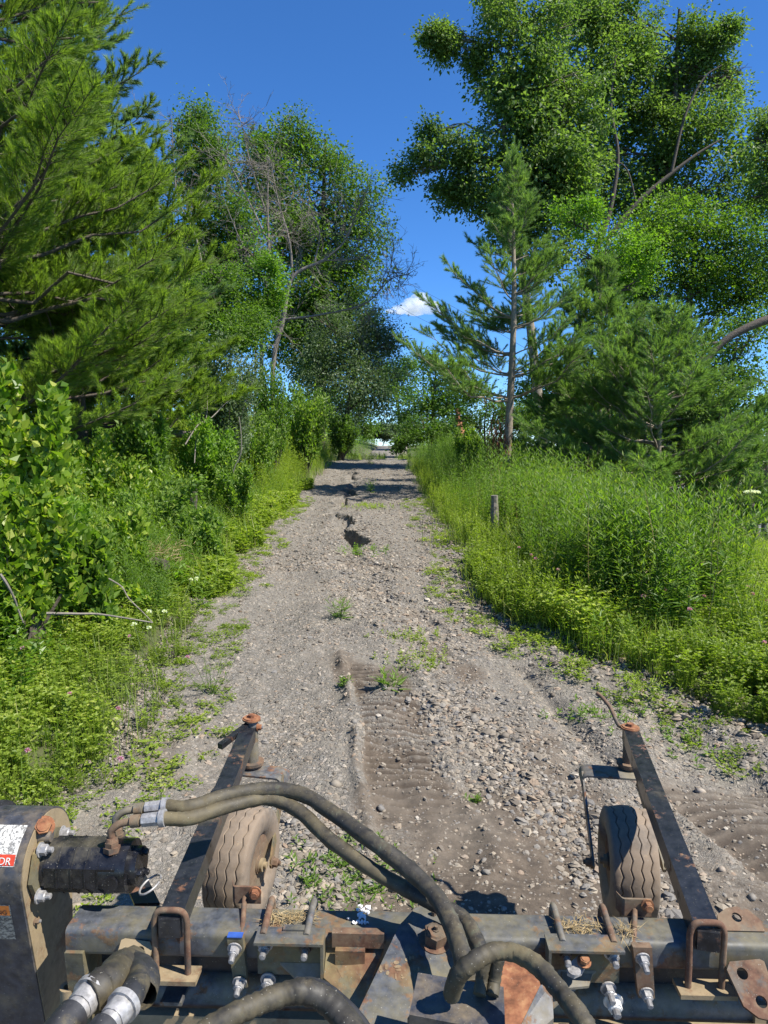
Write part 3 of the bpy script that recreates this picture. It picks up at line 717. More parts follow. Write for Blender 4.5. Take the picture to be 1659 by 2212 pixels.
# right side
crown_tree('tall poplar with round fluttering leaves behind the bare-trunked pine', 'tree', (xb(1180, 24), 24), 24,
    [(1150, 60, 62), (1105, 95, 40), (1215, 60, 55), (1095, 190, 62), (1180, 170, 72), (1075, 265, 50), (1150, 290, 75), (1235, 260, 60), (1040, 340, 45), (1000, 330, 38), (955, 345, 34), (915, 350, 24), (893, 375, 16), (985, 400, 36), (990, 440, 26), (985, 90, 20), (960, 75, 14), (1005, 110, 14), (1190, 400, 70), (1110, 390, 70), (925, 285, 14), (1240, 370, 50), (1060, 150, 22), (1210, 340, 60), (1240, 160, 50), (1120, 30, 50), (1180, 470, 60), (1230, 470, 50), (1060, 440, 40), (1140, 480, 55), (1220, 560, 50)], .165, 'poplar', 'palebark', tr=.2, sig=.30, drop=.3, cover=1.35)
crown_tree('spreading cottonwood with dark forked limbs at upper right', 'tree', (xb(1330, 29), 29), 29,
    [(1310, 60, 50), (1370, 60, 48), (1290, 130, 55), (1360, 150, 62), (1400, 110, 35), (1330, 240, 60), (1400, 240, 48), (1480, 110, 38), (1500, 70, 26), (1555, 110, 32), (1590, 95, 20), (1480, 190, 48), (1560, 190, 48), (1600, 160, 26), (1520, 260, 60), (1590, 250, 36), (1450, 310, 50), (1540, 340, 58), (1410, 360, 42), (1500, 400, 55), (1575, 400, 42), (1340, 320, 50), (1380, 420, 55), (1310, 430, 45), (1440, 200, 45), (1260, 60, 45), (1330, 20, 45), (1450, 400, 50), (1520, 140, 40), (1630, 450, 40)], .18, 'poplar', 'bark', tr=.3, sig=.38, cover=1.15)
crown_tree('broad dark-leaved tree behind the pines at right', 'tree', (xb(1500, 25), 25), 25,
    [(1440, 480, 65), (1520, 490, 60), (1590, 520, 48), (1560, 590, 70), (1470, 590, 75), (1380, 560, 62), (1620, 640, 60), (1540, 690, 80), (1450, 700, 75), (1640, 580, 35), (1370, 660, 60), (1320, 590, 50)], .13, 'maple', tr=.25, sig=.33)
crown_tree('leafy tree cut by the right edge with a low arching limb', 'tree', (xb(1650, 21), 21), 21,
    [(1620, 730, 62), (1560, 800, 60), (1640, 820, 58), (1500, 830, 55), (1600, 890, 60), (1545, 910, 60), (1480, 900, 50), (1640, 930, 50)], .12, 'maple', tr=.16, sig=.30, cover=.85)
crown_tree('branch ends of a tree just outside the right edge, against the sky', 'tree', (xb(1760, 22), 22), 22,
    [(1655, 345, 32), (1650, 400, 32), (1625, 425, 20), (1690, 380, 55), (1720, 450, 60), (1640, 300, 22), (1700, 550, 55), (1740, 640, 70)], .16, 'poplar', tr=.2, sig=.28)
crown_tree('bright young maple between the two right-hand pines', 'tree', (xb(1330, 18.5), 18.5), 18.5,
    [(1290, 500, 38), (1330, 560, 40), (1300, 600, 36), (1370, 620, 30), (1260, 560, 30), (1240, 480, 32)], .12, 'bright', tr=.06, sig=.25, cover=.7)
crown_tree('low leafy bush in front of the right-edge trees', 'bush', (xb(1560, 15), 15), 15,
    [(1500, 960, 36), (1560, 970, 42), (1620, 980, 40), (1540, 1020, 36), (1600, 1040, 36), (1470, 900, 28), (1545, 880, 34)], .09, 'poplar', tr=.05, sig=.2, name='leafy_bush')
crown_tree('dark shaded bush under the bare-trunked pine', 'bush', (xb(1050, 22), 22), 22,
    [(1045, 860, 34), (1080, 900, 34), (1030, 920, 30), (1000, 900, 24), (1120, 920, 30), (1010, 850, 22)], .11, 'oak', tr=.05, sig=.28, name='leafy_bush')
crown_tree('shaded trees far behind the right-hand pines', 'tree', (xb(1300, 33), 33), 33,
    [(1150, 860, 55), (1210, 900, 60), (1290, 880, 65), (1380, 900, 65), (1470, 960, 62), (1560, 960, 60), (1640, 1010, 50), (1180, 960, 45), (1300, 970, 55), (1400, 1000, 50), (1340, 800, 60), (1600, 1050, 40)], .16, 'maple', tr=.2, sig=.42)
limb = Acc()
for pts, r0, r1 in (([(1690, 680), (1620, 705), (1560, 740), (1510, 800), (1480, 850)], .13, .05), ([(1560, 740), (1520, 745), (1490, 760)], .05, .02)):
    P = spline([WD(p[0], p[1], 19.2) for p in pts], 18); tube_np(limb, P, np.linspace(r0, r1, 18), 7, .5)
tag(limb.build('fallen_limb', M['bark'], None, tuple(WD(1600, 700, 19.2)), True), 'dark arching bare limb leaning through the leaves at the right edge', 'limb')
fork = Acc()
for pts, r0, r1 in (([(1285, 545), (1310, 480), (1325, 420), (1335, 330), (1320, 230), (1330, 120)], .17, .04), ([(1310, 520), (1375, 440), (1450, 375), (1510, 330), (1560, 300)], .16, .04), ([(1450, 375), (1480, 250), (1520, 170), (1560, 140)], .09, .025), ([(1375, 440), (1350, 360), (1290, 340)], .06, .02), ([(1335, 500), (1420, 480), (1480, 430)], .07, .02)):
    P = spline([WD(p[0], p[1], 27.2) for p in pts], 24); tube_np(fork, P, np.linspace(r0, r1, 24)*.7, 8, .5)
fo = next(o for o in bpy.data.objects if o.get('label', '').startswith('spreading cottonwood'))
f2 = fork.build('limb', M['bark'], fo, tuple(fo.location), True)
# ---------------------------------------------------------------- shrubs on the left bank
def shrub(label, px, py, D, rpx, leaf, mat, n, seed, w=.5, name='shrub', flat=.75):
    c = np.array(WD(px, py, D)); R = rpx/FPX*D; b = Vector((c[0], c[1], HZ(c[0], c[1]))); root = empty(name, b, label, 'shrub')
    wood = Acc(); fol = Acc(); k = max(10, int(R*R*40)); e = c+rdir(k)*R*np.array([1, 1, flat])*rng.uniform(.5, 1.05, (k, 1)); e[:, 2] = np.maximum(e[:, 2], b.z+.15)
    m0 = np.array(b)+(e-np.array(b))*.5+rng.normal(size=(k, 3))*.08; sticks(wood, np.repeat(np.array(b)[None], k, 0), m0, .014, .009, 4); sticks(wood, m0, e, .009, .003, 4)
    i = rng.integers(0, k, n); t = rng.uniform(-.35, 1.05, n)[:, None]
    P = m0[i]+(e-m0)[i]*t+rng.normal(size=(n, 3))*R*.10; A = unit((e-m0)[i]+rdir(n)*.9*np.linalg.norm((e-m0)[i], axis=1, keepdims=True))
    ls = leaf*rng.uniform(.6, 1.3, n); leaves(fol, P, A, unit(np.array([.2, -.3, .7])+rdir(n)*.7), ls, ls*w)
    wood.build('stems', M['bark'], root, b); o = fol.build('leaves', M[mat], root, b); o['kind'] = 'stuff'
shrub('grey-green rounded shrub below the left pine boughs', 480, 790, 13.5, 95, .065, 'willow', 17000, 1)
shrub('dense green shrub just uphill of the grey-green one', 590, 830, 17, 60, .08, 'maple', 7000, 2)
shrub('leafy shrub beside the left edge near the top of the track', 660, 870, 20, 55, .10, 'weed', 6500, 3)
shrub('dark shrub in the shade where the left verge meets the crest', 740, 920, 30, 38, .12, 'oak', 4500, 4)
shrub('vine-draped bush with large pale leaves at the left edge', 20, 950, 5.2, 130, .085, 'vine', 7500, 5, .8, flat=1.1)
shrub('sprawling bright green bush at the foot of the left pines', 210, 1010, 8.6, 105, .075, 'vine', 9500, 6, .6)
shrub('brambly bush with broad leaves over the dark hollow at left', 150, 1190, 5.4, 95, .085, 'weed', 5200, 7, .62)
shrub('low leafy bramble in the middle of the left bank', 330, 1060, 8.6, 95, .06, 'weed', 9500, 8, .6)
shrub('small broadleaf bush uphill on the left bank', 440, 950, 11.5, 75, .07, 'bright', 7000, 9, .5)
shrub('reddish-stemmed shrub at the right verge near the crest', 1010, 940, 21, 40, .10, 'weed', 4500, 10)
shrub('leafy bush mid-verge behind the left tall weeds', 560, 930, 15, 60, .075, 'weed', 7000, 11, .5)
shrub('vine clump low at the left edge above the clover', 40, 1100, 4.8, 85, .07, 'vine', 4500, 12, .8)
shrub('bright saplings packed low beneath the left pines', 120, 1120, 6.6, 70, .075, 'bright', 4600, 13, .55)
shrub('broad-leaved tangle in front of the dark hollow on the left bank', 265, 1165, 6.7, 72, .07, 'vine', 5200, 14, .6)
shrub('mid-green leafy clump beside the left tall weeds', 425, 1140, 8.2, 58, .06, 'weed', 4600, 15, .5)
shrub('sunlit leafy mound high on the left bank', 95, 1010, 7.8, 85, .08, 'vine', 5600, 16, .65)
shrub('darker leafy mound under the lowest pine bough', 320, 930, 10.5, 62, .08, 'maple', 5000, 17, .55)
shrub('leafy clump beside the pale cut stump', 500, 1010, 11, 48, .07, 'weed', 3800, 18, .5)
shrub('low yellow-green bramble above the left clover', 210, 1290, 5.6, 62, .055, 'vine', 4200, 19, .6)
shrub('low bramble behind the long pale stick', 90, 1250, 5.3, 55, .06, 'weed', 3200, 20, .6)
# ---------------------------------------------------------------- verge plants (nobody could count these)
def scatter(n, y0, y1, side, d0, d1, pw=1.0, py=1.0):
    y = y0+(y1-y0)*rng.random(n)**py; l, r = edges(y); d = d0+(d1-d0)*rng.random(n)**pw
    x = l-d if side < 0 else r+d
    return x, y, land(x, y)
def plant_template(hgt, leaf, lw, nl, stem, tilt, droop, l0, ns=1, spread=0.0, rb=.35):
    a = Acc()
    for s_ in range(ns):
        q = rng.normal(size=2)*spread; P0 = np.array([[q[0], q[1], -.03]]); h = hgt*(rng.uniform(.75, 1.05) if ns > 1 else 1)
        tip = P0+np.array([[rng.normal()*tilt*h, rng.normal()*tilt*h, h]]); mid = (P0+tip)/2+rng.normal(size=(1, 3))*.03*h
        sticks(a, P0, mid, stem, stem*.8, 3, .3); sticks(a, mid, tip, stem*.8, stem*.4, 3, .3)
        t = np.clip(np.linspace(l0, 1, nl)+rng.normal(size=nl)*.02, .02, 1)[:, None]
        P = np.where(t < .5, P0+(mid-P0)*t*2, mid+(tip-mid)*(t*2-1)); ang = np.arange(nl)*2.4+rng.normal(size=nl)*.5
        A = np.stack([np.cos(ang), np.sin(ang), .3+.9*t[:, 0]**3-droop*rng.random(nl)], 1)
        N = np.stack([-np.cos(ang)*.5, -np.sin(ang)*.5, np.ones(nl)], 1)+rdir(nl)*.35
        ls = leaf*rng.uniform(.6, 1.2, nl)*(1.05-.55*t[:, 0]**2)
        leaves(a, P, A, N, ls, ls*lw, np.clip(rb+.22*(t[:, 0]-.4)+.13*rng.normal(size=nl), 0, 1))
    return a
def stems_leaves(name, label, cat, x, y, z, hgt, leaf, lw, nl, mat, stem=.003, tilt=.12, droop=.2, l0=.15, sz=None):
    T = [plant_template(hgt, leaf, lw, nl, stem, tilt, droop, l0) for _ in range(10)]; n = len(x)
    l_, r_ = np.interp(y, EY, EL), np.interp(y, EY, ER); de = np.maximum(x-r_, l_-x)
    sc_ = rng.uniform(.6, 1.12, n)*(.72+.55*fbm(x*.9+20, y*.9+4)/.47*.5+.12)*(.55+.45*sstep(.2, 1.5, de) if hgt > .6 else 1)
    o = cloud_of(name, T, M[mat], np.stack([x, y, z], 1), yaw_eul(n, .10), sc_, rng.integers(0, 10, n), rng.normal(size=n)*.13+(fbm(x*.6+7, y*.6)-.47)*.8)
    return tag(o, label, cat, kind='stuff')
def blades(a, x, y, z, h, w, lean=.35, tufts=None):
    n = len(x); P0 = np.stack([x, y, z-.01], 1); ang = rng.uniform(0, 2*np.pi, n); le = lean*rng.random(n)*h
    d = np.stack([np.cos(ang), np.sin(ang), 0*ang], 1); s = np.stack([-np.sin(ang), np.cos(ang), 0*ang], 1)*(np.broadcast_to(w, (n,))*.5)[:, None]
    Pm = P0+d*(le*.3)[:, None]+np.array([0, 0, 1.])*(h*.6)[:, None]; Pt = P0+d*(le*1.1)[:, None]+np.array([0, 0, 1.])*h[:, None]
    V = np.stack([P0-s, P0+s, Pm+s*.8, Pm-s*.8, Pt], 1).reshape(-1, 3); i = np.arange(n)[:, None]*5
    r = np.repeat(rng.random(n), 5)
    base0 = a.n; a.add(V, i+np.array([0, 1, 2, 3]), r)
    a.F[3].append((i+np.array([3, 2, 4])+base0).astype(np.int32))
# right side: stand of goldenrod-like weeds
x, y, z = scatter(4400, 4.7, 11.5, 1, .75, 5.2, 1.1, 1.2); m = (x > 1.5) & (y > 5.5+.5*(x > 2.6)) & (x < 3.3+.22*(y-7)+.3*np.sin(y*2))
stems_leaves('tall_weeds', 'dense stand of tall narrow-leaved weeds right of the track', 'weeds', x[m], y[m], z[m], 1.0, .16, .2, 24, 'weed', sz=None)
x, y, z = scatter(600, 5.6, 12, 1, .6, 2.4, 1, 1.1); stems_leaves('pale_weeds', 'paler yellow-tipped stalks mixed through the right-hand weeds', 'weeds', x, y, z, 1.12, .11, .16, 22, 'yellowweed')
x, y, z = scatter(200, 5.6, 22, 1, .5, 2.8, 1, 1.1); stems_leaves('dry_stalks', 'dry straw-coloured stalks standing among the right-hand weeds', 'stalks', x, y, z, 1.15, .09, .08, 9, 'straw')
x, y, z = scatter(2600, 10.5, 30, 1, .25, 2.6, 1.0, 1.3)
stems_leaves('tall_weeds', 'tall weeds lining the right verge farther uphill', 'weeds', x, y, z, 1.15, .14, .18, 24, 'weed')
x, y, z = scatter(2400, 6, 24, 1, .1, 1.2, 1.0, 1.2)
stems_leaves('yellowish_weeds', 'yellow-green bushy weeds along the right gravel edge', 'weeds', x, y, z, .42, .06, .3, 26, 'yellowweed', droop=0)
# open weedy field at far right
x, y, z = scatter(6500, 3.0, 16, 1, 1.3, 9.5, 1.0, 1.2); m = x > 2.6
stems_leaves('meadow_weeds', 'pale yellow-green meadow plants filling the right foreground verge', 'weeds', x[m], y[m], z[m], .42, .085, .24, 20, 'yellowweed')
x, y, z = scatter(6000, 12, 34, 1, 3, 17, 1.0, 1.2)
stems_leaves('far_meadow', 'distant weeds between the pines and the paved road', 'weeds', x, y, z, .4, .12, .35, 12, 'yellowweed')
# left side
x, y, z = scatter(4200, 6, 17, -1, .25, 2.2, 1.1, 1.2)
stems_leaves('tall_weeds', 'tall feathery weeds along the left edge of the track', 'weeds', x, y, z, .70, .12, .16, 26, 'weed')
x, y, z = scatter(4200, 14, 31, -1, .15, 3.2, 1.1, 1.2)
stems_leaves('tall_weeds', 'sunlit tall weeds on the left verge near the crest', 'weeds', x, y, z, 1.25, .15, .16, 26, 'yellowweed')
x, y, z = scatter(9500, 3.8, 14, -1, .7, 7.5, .9, 1.1)
stems_leaves('bank_undergrowth', 'tangled broad-leaved undergrowth covering the left bank', 'undergrowth', x, y, z, .62, .09, .6, 16, 'vine', tilt=.3)
x, y, z = scatter(6500, 12, 34, -1, 1.2, 9, .9, 1.1)
stems_leaves('bank_undergrowth', 'undergrowth beneath the trees on the upper left bank', 'undergrowth', x, y, z, .8, .12, .5, 14, 'weed', tilt=.3)
# beyond the crest
yv = rng.uniform(33, 80, 2600); l, r = np.interp(yv, EY, EL), np.interp(yv, EY, ER); sd_ = rng.random(2600) < .5
xv = np.where(sd_, l-.2-6*rng.random(2600), r+.2+9*rng.random(2600)); zv = land(xv, yv)
stems_leaves('crest_weeds', 'weeds either side where the track dips beyond the crest', 'weeds', xv, yv, zv, 1.0, .22, .3, 14, 'weed')
yv = rng.uniform(32, 38, 260); xv = rng.uniform(-2.0, 1.3, 260); m = np.abs(xv-.35) > .25
stems_leaves('crest_weeds', 'low weeds growing across the track where it dips out of sight', 'weeds', xv[m], yv[m], H(xv[m], yv[m]), .34, .12, .3, 12, 'yellowweed')
# low clover cover both sides
def clover(name, label, x, y, z, size, mat, hg=.14):
    T = []
    for k in range(8):
        a = Acc(); n = 26; r_ = .075*np.sqrt(rng.random(n)); th = rng.uniform(0, 6.28, n); P = np.stack([r_*np.cos(th), r_*np.sin(th), hg*(.15+.85*rng.random(n))], 1)
        for q in range(3):
            ang = th*0+rng.uniform(0, 6.28, n); A = np.stack([np.cos(ang), np.sin(ang), .15+.3*rng.random(n)], 1); ls = size*rng.uniform(.6, 1.25, n)
            leaves(a, P, A, np.array([.15, -.1, 1.])+rdir(n)*.5, ls, ls*.65, np.clip(.4+.25*rng.normal(size=n), 0, 1))
        sticks(a, P*[.4, .4, 0], P, .0011, .0009, 3, .3); T.append(a)
    n = len(x); cloudy = (fbm(x*1.3+3, y*1.3)-.47)
    tag(cloud_of(name, T, M[mat], np.stack([x, y, z], 1), yaw_eul(n, .15), rng.uniform(.6, 1.3, n)*(1+cloudy), rng.integers(0, 8, n), rng.normal(size=n)*.12+cloudy*.8), label, 'clover', kind='stuff')
x, y, z = scatter(5200, 2.2, 7.2, -1, -.0, 3.8, 1.0, 1.1)
k_ = np.maximum(np.interp(y, EY, EL)-x, 0); m = rng.random(len(x)) < .25+.75*sstep(0, .6, k_)
clover('clover_patch', 'low clover and small weeds at the left foreground', x[m], y[m], z[m], .021, 'yellowweed', .15)
y = rng.uniform(2.2, 16, 900); l, r = edges(y); sd2 = rng.random(900) < .6; x = np.where(sd2, l+.45*rng.random(900)**1.6, r-.5*rng.random(900)**1.6); z = H(x, y)
clover('creeping_weeds', 'tiny sparse weeds creeping onto the gravel from both verges', x, y, z, .017, 'yellowweed', .03)
x, y, z = scatter(6000, 3.2, 9, 1, .08, 4.5, .9, 1.1)
clover('clover_patch', 'low flowering clover in front of the tall weeds at right', x, y, z, .028, 'yellowweed', .26)
x, y, z = scatter(1800, 7, 18, -1, -.08, 1.2, 1.3, 1.2)
clover('verge_weeds', 'small weeds creeping over the left gravel edge uphill', x, y, z, .04, 'yellowweed', .2)
g = Acc()
x, y, z = scatter(4200, 2.2, 8, -1, 0, 4.5, 1, 1); blades(g, x, y, z, rng.uniform(.10, .34, len(x)), .005)
x, y, z = scatter(4500, 7, 31, -1, -.1, 1.6, 1.3, 1.3); blades(g, x, y, z, rng.uniform(.15, .55, len(x)), .008, .8)
x, y, z = scatter(20000, 2.8, 15, 1, 1.2, 9.5, .75, 1.1); blades(g, x, y, z, rng.uniform(.2, .6, len(x)), .007, .7)
x, y, z = scatter(5000, 5, 14, 1, .15, 1.0, 1, 1.1); blades(g, x, y, z, rng.uniform(.12, .34, len(x)), .005, .9)
x, y, z = scatter(4500, 5, 30, 1, 0, .8, 1.2, 1.2); blades(g, x, y, z, rng.uniform(.10, .34, len(x)), .006, .9)
tag(g.build('grass', M['grass']), 'grass blades along both verges and through the meadow', 'grass', kind='stuff')
# arching pale grass tussock at right edge
def tussock(label, x0, y0, n, h, w, mat, name='grass_tussock', group=None, spread=.12, lean=.9):
    a = Acc(); x = x0+rng.normal(size=n)*spread; y = y0+rng.normal(size=n)*spread
    blades(a, x, y, H(x, y), h*rng.uniform(.4, 1.1, n), w, lean)
    b = (x0, y0, HZ(x0, y0)); o = a.build(name, M[mat], None, b); return tag(o, label, 'grass tuft', group)
p = Wz(1040, 1120, .45); tussock('pale arching grass tussock beside the wooden post', 1.75, 8.4, 260, .62, .007, 'grass', spread=.18)
tussock('low pale grass tussock on the right gravel edge', 1.35, 10.4, 240, .4, .008, 'grass', spread=.25)
# young weeds in the track itself
def weedlet(label, x0, y0, n, hgt, leaf, lw, mat='weed', spread=.05, nl=9):
    big = n > 14; b = Vector((x0, y0, HZ(x0, y0)))
    a = plant_template(hgt, leaf, lw, nl, .002, .35, .2, .12, n, spread if big else .006, .45)
    o = a.build('weed_patch' if big else 'weed_plant', M[mat]); o.location = b
    tag(o, label, 'weeds' if big else 'weed', kind='stuff' if big else None)
def G(px, py, dz=0.0):
    z = .2
    for _ in range(30):
        p = Wz(px, py, z+dz); z2 = HZ(p.x, p.y); z = .5*z+.5*z2
    return p.x, p.y
q = G(850, 1492); weedlet('fresh green weed with drooping long leaves on the cleated track print', *q, 5, .16, .16, .14, nl=10, spread=.02)
q = G(733, 1335); weedlet('upright grassy weed in mid-track left of the gully', *q, 12, .2, .13, .10, spread=.05)
q = G(742, 1478); weedlet('small leafy sprig left of the track print', *q, 9, .08, .05, .35, spread=.05)
q = G(870, 1372); weedlet('spreading low weed patch right of centre in the track', *q, 45, .07, .04, .4, 'yellowweed', .16)
q = G(900, 1430); weedlet('low weeds scattered above the track print', *q, 40, .07, .04, .4, 'yellowweed', .16)
q = G(455, 1500); weedlet('wispy tall weed standing alone in the left gravel', *q, 8, .30, .06, .15, 'weed', .04, 12)
q = G(770, 1850); weedlet('patch of low weeds near the left caster wheel', *q, 40, .06, .05, .3, 'weed', .13)
q = G(820, 1920); weedlet('patch of low weeds just beyond the beam', *q, 50, .06, .05, .3, 'weed', .13)
q = G(730, 1905); weedlet('sparse weeds beside the gravel heap near the left wheel', *q, 30, .06, .045, .3, 'weed', .1)
q = G(1025, 1735); weedlet('small leafy weed in the right rut', *q, 8, .08, .05, .3, 'weed', .04)
q = G(1385, 1520); weedlet('ferny weed in the gravel beside the right handle', *q, 26, .24, .06, .3, 'yellowweed', .10)
q = G(1330, 1410); weedlet('milkweed-like plant with long drooping leaves at right', *q, 5, .34, .14, .18, 'weed', .03, 14)
q = G(1140, 1395); weedlet('leafy weed spilling onto the right gravel edge', *q, 34, .12, .045, .45, 'yellowweed', .14)
q = G(1230, 1440); weedlet('second leafy weed on the right gravel edge, nearer', *q, 34, .12, .045, .45, 'yellowweed', .14)
q = G(1300, 1550); weedlet('low weeds just uphill of the right caster arm tip', *q, 34, .09, .045, .45, 'weed', .14)
q = G(1500, 1590); weedlet('low weeds on stones right of the right caster arm', *q, 34, .09, .045, .45, 'weed', .2)
q = G(800, 1065); weedlet('grassy weed at the upper gully hole', *q, 14, .35, .14, .12, 'weed', .1)
q = G(798, 1000); weedlet('tall grassy weed in mid-track at the crest', *q, 14, .45, .16, .14, 'weed', .1)
q = G(790, 1095); weedlet('strip of low weeds across mid-track uphill', *q, 60, .10, .06, .4, 'yellowweed', .25)
q = G(790, 1190); weedlet('small weeds beside the deep gully', *q, 30, .10, .06, .4, 'weed', .16)
q = G(440, 1310); weedlet('weeping long-leaved plant on the left gravel edge', *q, 5, .38, .13, .15, 'weed', .03, 14)
# milkweed leaves at left
q = G(375, 1240, .2); weedlet('broad-leaved plant in front of the sawn log', *q, 8, .4, .14, .3, 'bright', .08, 12)
# clover blossoms
def blossoms(pts, label, group, mat, r=.011):
    bm_ = None; proto = Acc(); n = 46; d = rdir(n); d[:, 2] = np.abs(d[:, 2])*1.2-.15; leaves(proto, d*r*.35, d, rdir(n), r*1.1, r*.6)
    sp = Acc(); sticks(sp, [(0, 0, -.16)], [(0, 0, 0)], .0014, .0012, 4)
    hm = None
    for (x, y, z, s) in pts:
        if hm is None:
            h = proto.build('clover_flower', M[mat]); hm = h.data; bpy.data.objects.remove(h)
            st = sp.build('stem', M['stemgreen']); sm = st.data; bpy.data.objects.remove(st)
        o = bpy.data.objects.new('clover_flower', hm); COL.objects.link(o); o.location = (x, y, z); o.scale = (s, s, s); o.rotation_euler = (random.gauss(0, .3), random.gauss(0, .3), random.uniform(0, 6))
        tag(o, label, 'flower', group)
        c = bpy.data.objects.new('stem', sm); COL.objects.link(c); c.parent = o
pr = []
for k in range(62):
    y = random.uniform(3.6, 7.6); x = float(edges(np.array([y]))[1][0])+random.uniform(.5, 2.6); pr.append((x, y, float(land(np.array([x]), np.array([y]))[0])+random.uniform(.30, .44), random.uniform(1.1, 1.7)))
blossoms(pr, 'pink clover blossom among the weeds right of the track', 'pink clover blossoms at right', 'pink')
pl = []
for (px, py) in [(60, 1622), (150, 1500), (255, 1531), (405, 1420), (48, 1400), (280, 1375), (260, 1640)]:
    x, y = G(px, py, .2); pl.append((x, y, HZ(x, y)+.2, 1.1))
blossoms(pl, 'pink clover blossom in the left foreground clover', 'pink clover blossoms at left', 'pink')
pw = []
for (px, py) in [(322, 1322), (355, 1322), (290, 1350), (322, 1358), (425, 1250), (412, 1253)]:
    x, y = G(px, py, .3); pw.append((x, y, HZ(x, y)+.3, 1.5))
blossoms(pw, 'small white blossom on the left bank near the sawn log', 'white blossoms on the left bank', 'whitepetal')
# white umbel at right
c = WD(1625, 1063, 7.5); root = empty('umbel_flower', Vector((c.x, c.y, HZ(c.x, c.y))), 'flat white flower head on a tall stem before the paved road', 'flower')
a = Acc(); n = 260; ra = .085*np.sqrt(rng.random(n)); th = rng.uniform(0, 6.28, n); P = np.stack([c.x+ra*np.cos(th), c.y+ra*np.sin(th), c.z+.02-ra*.25+rng.normal(size=n)*.004], 1)
leaves(a, P, rdir(n), np.array([0, 0, 1.])+rdir(n)*.4, .014, .012); a.build('flower_head', M['whitepetal'], root, root.location)
a = Acc(); sticks(a, [root.location], [c-Vector((0, 0, .09))], .004, .003, 5); sticks(a, np.repeat(np.array(c-Vector((0, 0, .09)))[None], 24, 0), P[:24], .0012, .0008, 3); a.build('stem', M['stemgreen'], root, root.location)
# ---------------------------------------------------------------- logs, post, sticks, wires
def log(name, label, cat, p0, p1, r, mat='dead', seg=12, wob=.04, r2=None):
    a = Acc(); thin = r < .025; L_ = (Vector(p1)-Vector(p0)).length; md = [Vector(p0)+(Vector(p1)-Vector(p0))*t+Vector((random.gauss(0, .03), random.gauss(0, .03), random.gauss(.03, .03)))*L_*(1 if thin else 0) for t in (.25, .5, .75)]
    P = spline([p0, *md, p1], 13); tube_np(a, P, np.linspace(r, r2 or r*(.5 if thin else .92), 13), seg, .5, wob=wob)
    return tag(a.build(name, M[mat], None, tuple(p0), False), label, cat)
p = WD(352, 1218, 6.9); log('sawn_log', 'short sawn log lying in dry grass on the left bank', 'log', p+Vector((-.28, .15, .03)), p+Vector((.06, -.08, 0)), .055, 'bark')
p = WD(385, 935, 13); log('fallen_log', 'fallen pale log in the hollow under the left pines', 'log', p+Vector((-.25, .1, 0)), p+Vector((.45, -.05, -.05)), .07, 'dead')
p = WD(415, 1032, 9.5); log('stump', 'small pale cut stump in the undergrowth on the left bank', 'stump', p+Vector((0, 0, -.42)), p+Vector((.02, 0, -.09)), .055, 'bark')
p = WD(65, 1300, 4.9); log('stump', 'weathered grey stump by the dark hollow near the left edge', 'stump', p+Vector((0, 0, -.35)), p+Vector((0, 0, .05)), .10, 'bark')
for (a0, a1, D0, D1, r, lb) in [((100, 1325), (330, 1345), 4.7, 4.9, .010, 'long pale stick lying across the left bank'), ((0, 1240), (50, 1345), 4.2, 4.3, .010, 'pale curved branch at the left edge'), ((235, 1250), (330, 1345), 5.2, 5.0, .006, 'thin grey branch bending down the left bank'), ((400, 960), (520, 850), 11, 12, .011, 'bleached leaning stem above the left bank'), ((420, 1000), (450, 830), 11, 12, .008, 'thin bare stem right of the bleached leaning one'), ((508, 1060), (516, 900), 11, 11, .012, 'dry brown seed stalk standing in the left verge')]:
    log('dead_branch', lb, 'branch', WD(*a0, D0), WD(*a1, D1), r, 'dead', 6)
# dry grass pile by the log
a = Acc(); n = 260; p = WD(345, 1195, 7.1); P = np.array(p)+rng.normal(size=(n, 3))*[.14, .12, .05]; leaves(a, P, rdir(n)*[1, 1, .4], rdir(n), .14, .006)
tag(a.build('dry_grass', M['straw'], None, tuple(p)), 'heap of dry brown grass above the sawn log', 'dry grass', kind='stuff')
p = WD(1068, 1092, 10.2); log('wooden_post', 'short weathered grey post in the grass right of the track', 'post', p+Vector((.02, 0, -.5)), p+Vector((0, 0, .15)), .06, 'dead', 9, .08)
p = WD(992, 915, 24); log('broken_snag', 'splintered red-brown snag right of the track near the crest', 'snag', p+Vector((.1, 0, -.6)), p+Vector((-.08, 0, .5)), .16, 'redwood', 8, .2, .06)
a = Acc(); n = 300; p = WD(1075, 960, 15.8); P = np.array(p)+rng.normal(size=(n, 3))*[.12, .12, .35]; leaves(a, P, np.array([0, 0, -1.])+rdir(n)*.5, rdir(n), .2, .03)
m_, t_, pp_, oo_ = newmat('dead_brown_needles'); pp_.inputs['Base Color'].default_value = (.24, .09, .035, 1); pp_.inputs['Roughness'].default_value = .9
tag(a.build('dead_boughs', m_, None, tuple(p)), 'hanging red-brown dead boughs left of the bare pine trunk', 'dead boughs', kind='stuff')
# brown leader tuft on the short pine
# overhead wires
for (a0, a1, lb) in [((760, 535), (1010, 680), 'thin upper overhead wire crossing the sky gap'), ((800, 625), (1010, 738), 'thin lower overhead wire crossing the sky gap')]:
    A0 = WD(*a0, 45); A1 = WD(*a1, 33); d = A1-A0; P = spline([A0-d*.5, A0, (A0+A1)/2-Vector((0, 0, .12)), A1, A1+d*.6], 30); ac = Acc(); tube_np(ac, P, .007, 5, .5)
    tag(ac.build('overhead_wire', M['rubber'], None, tuple(A0), True), lb, 'wire')
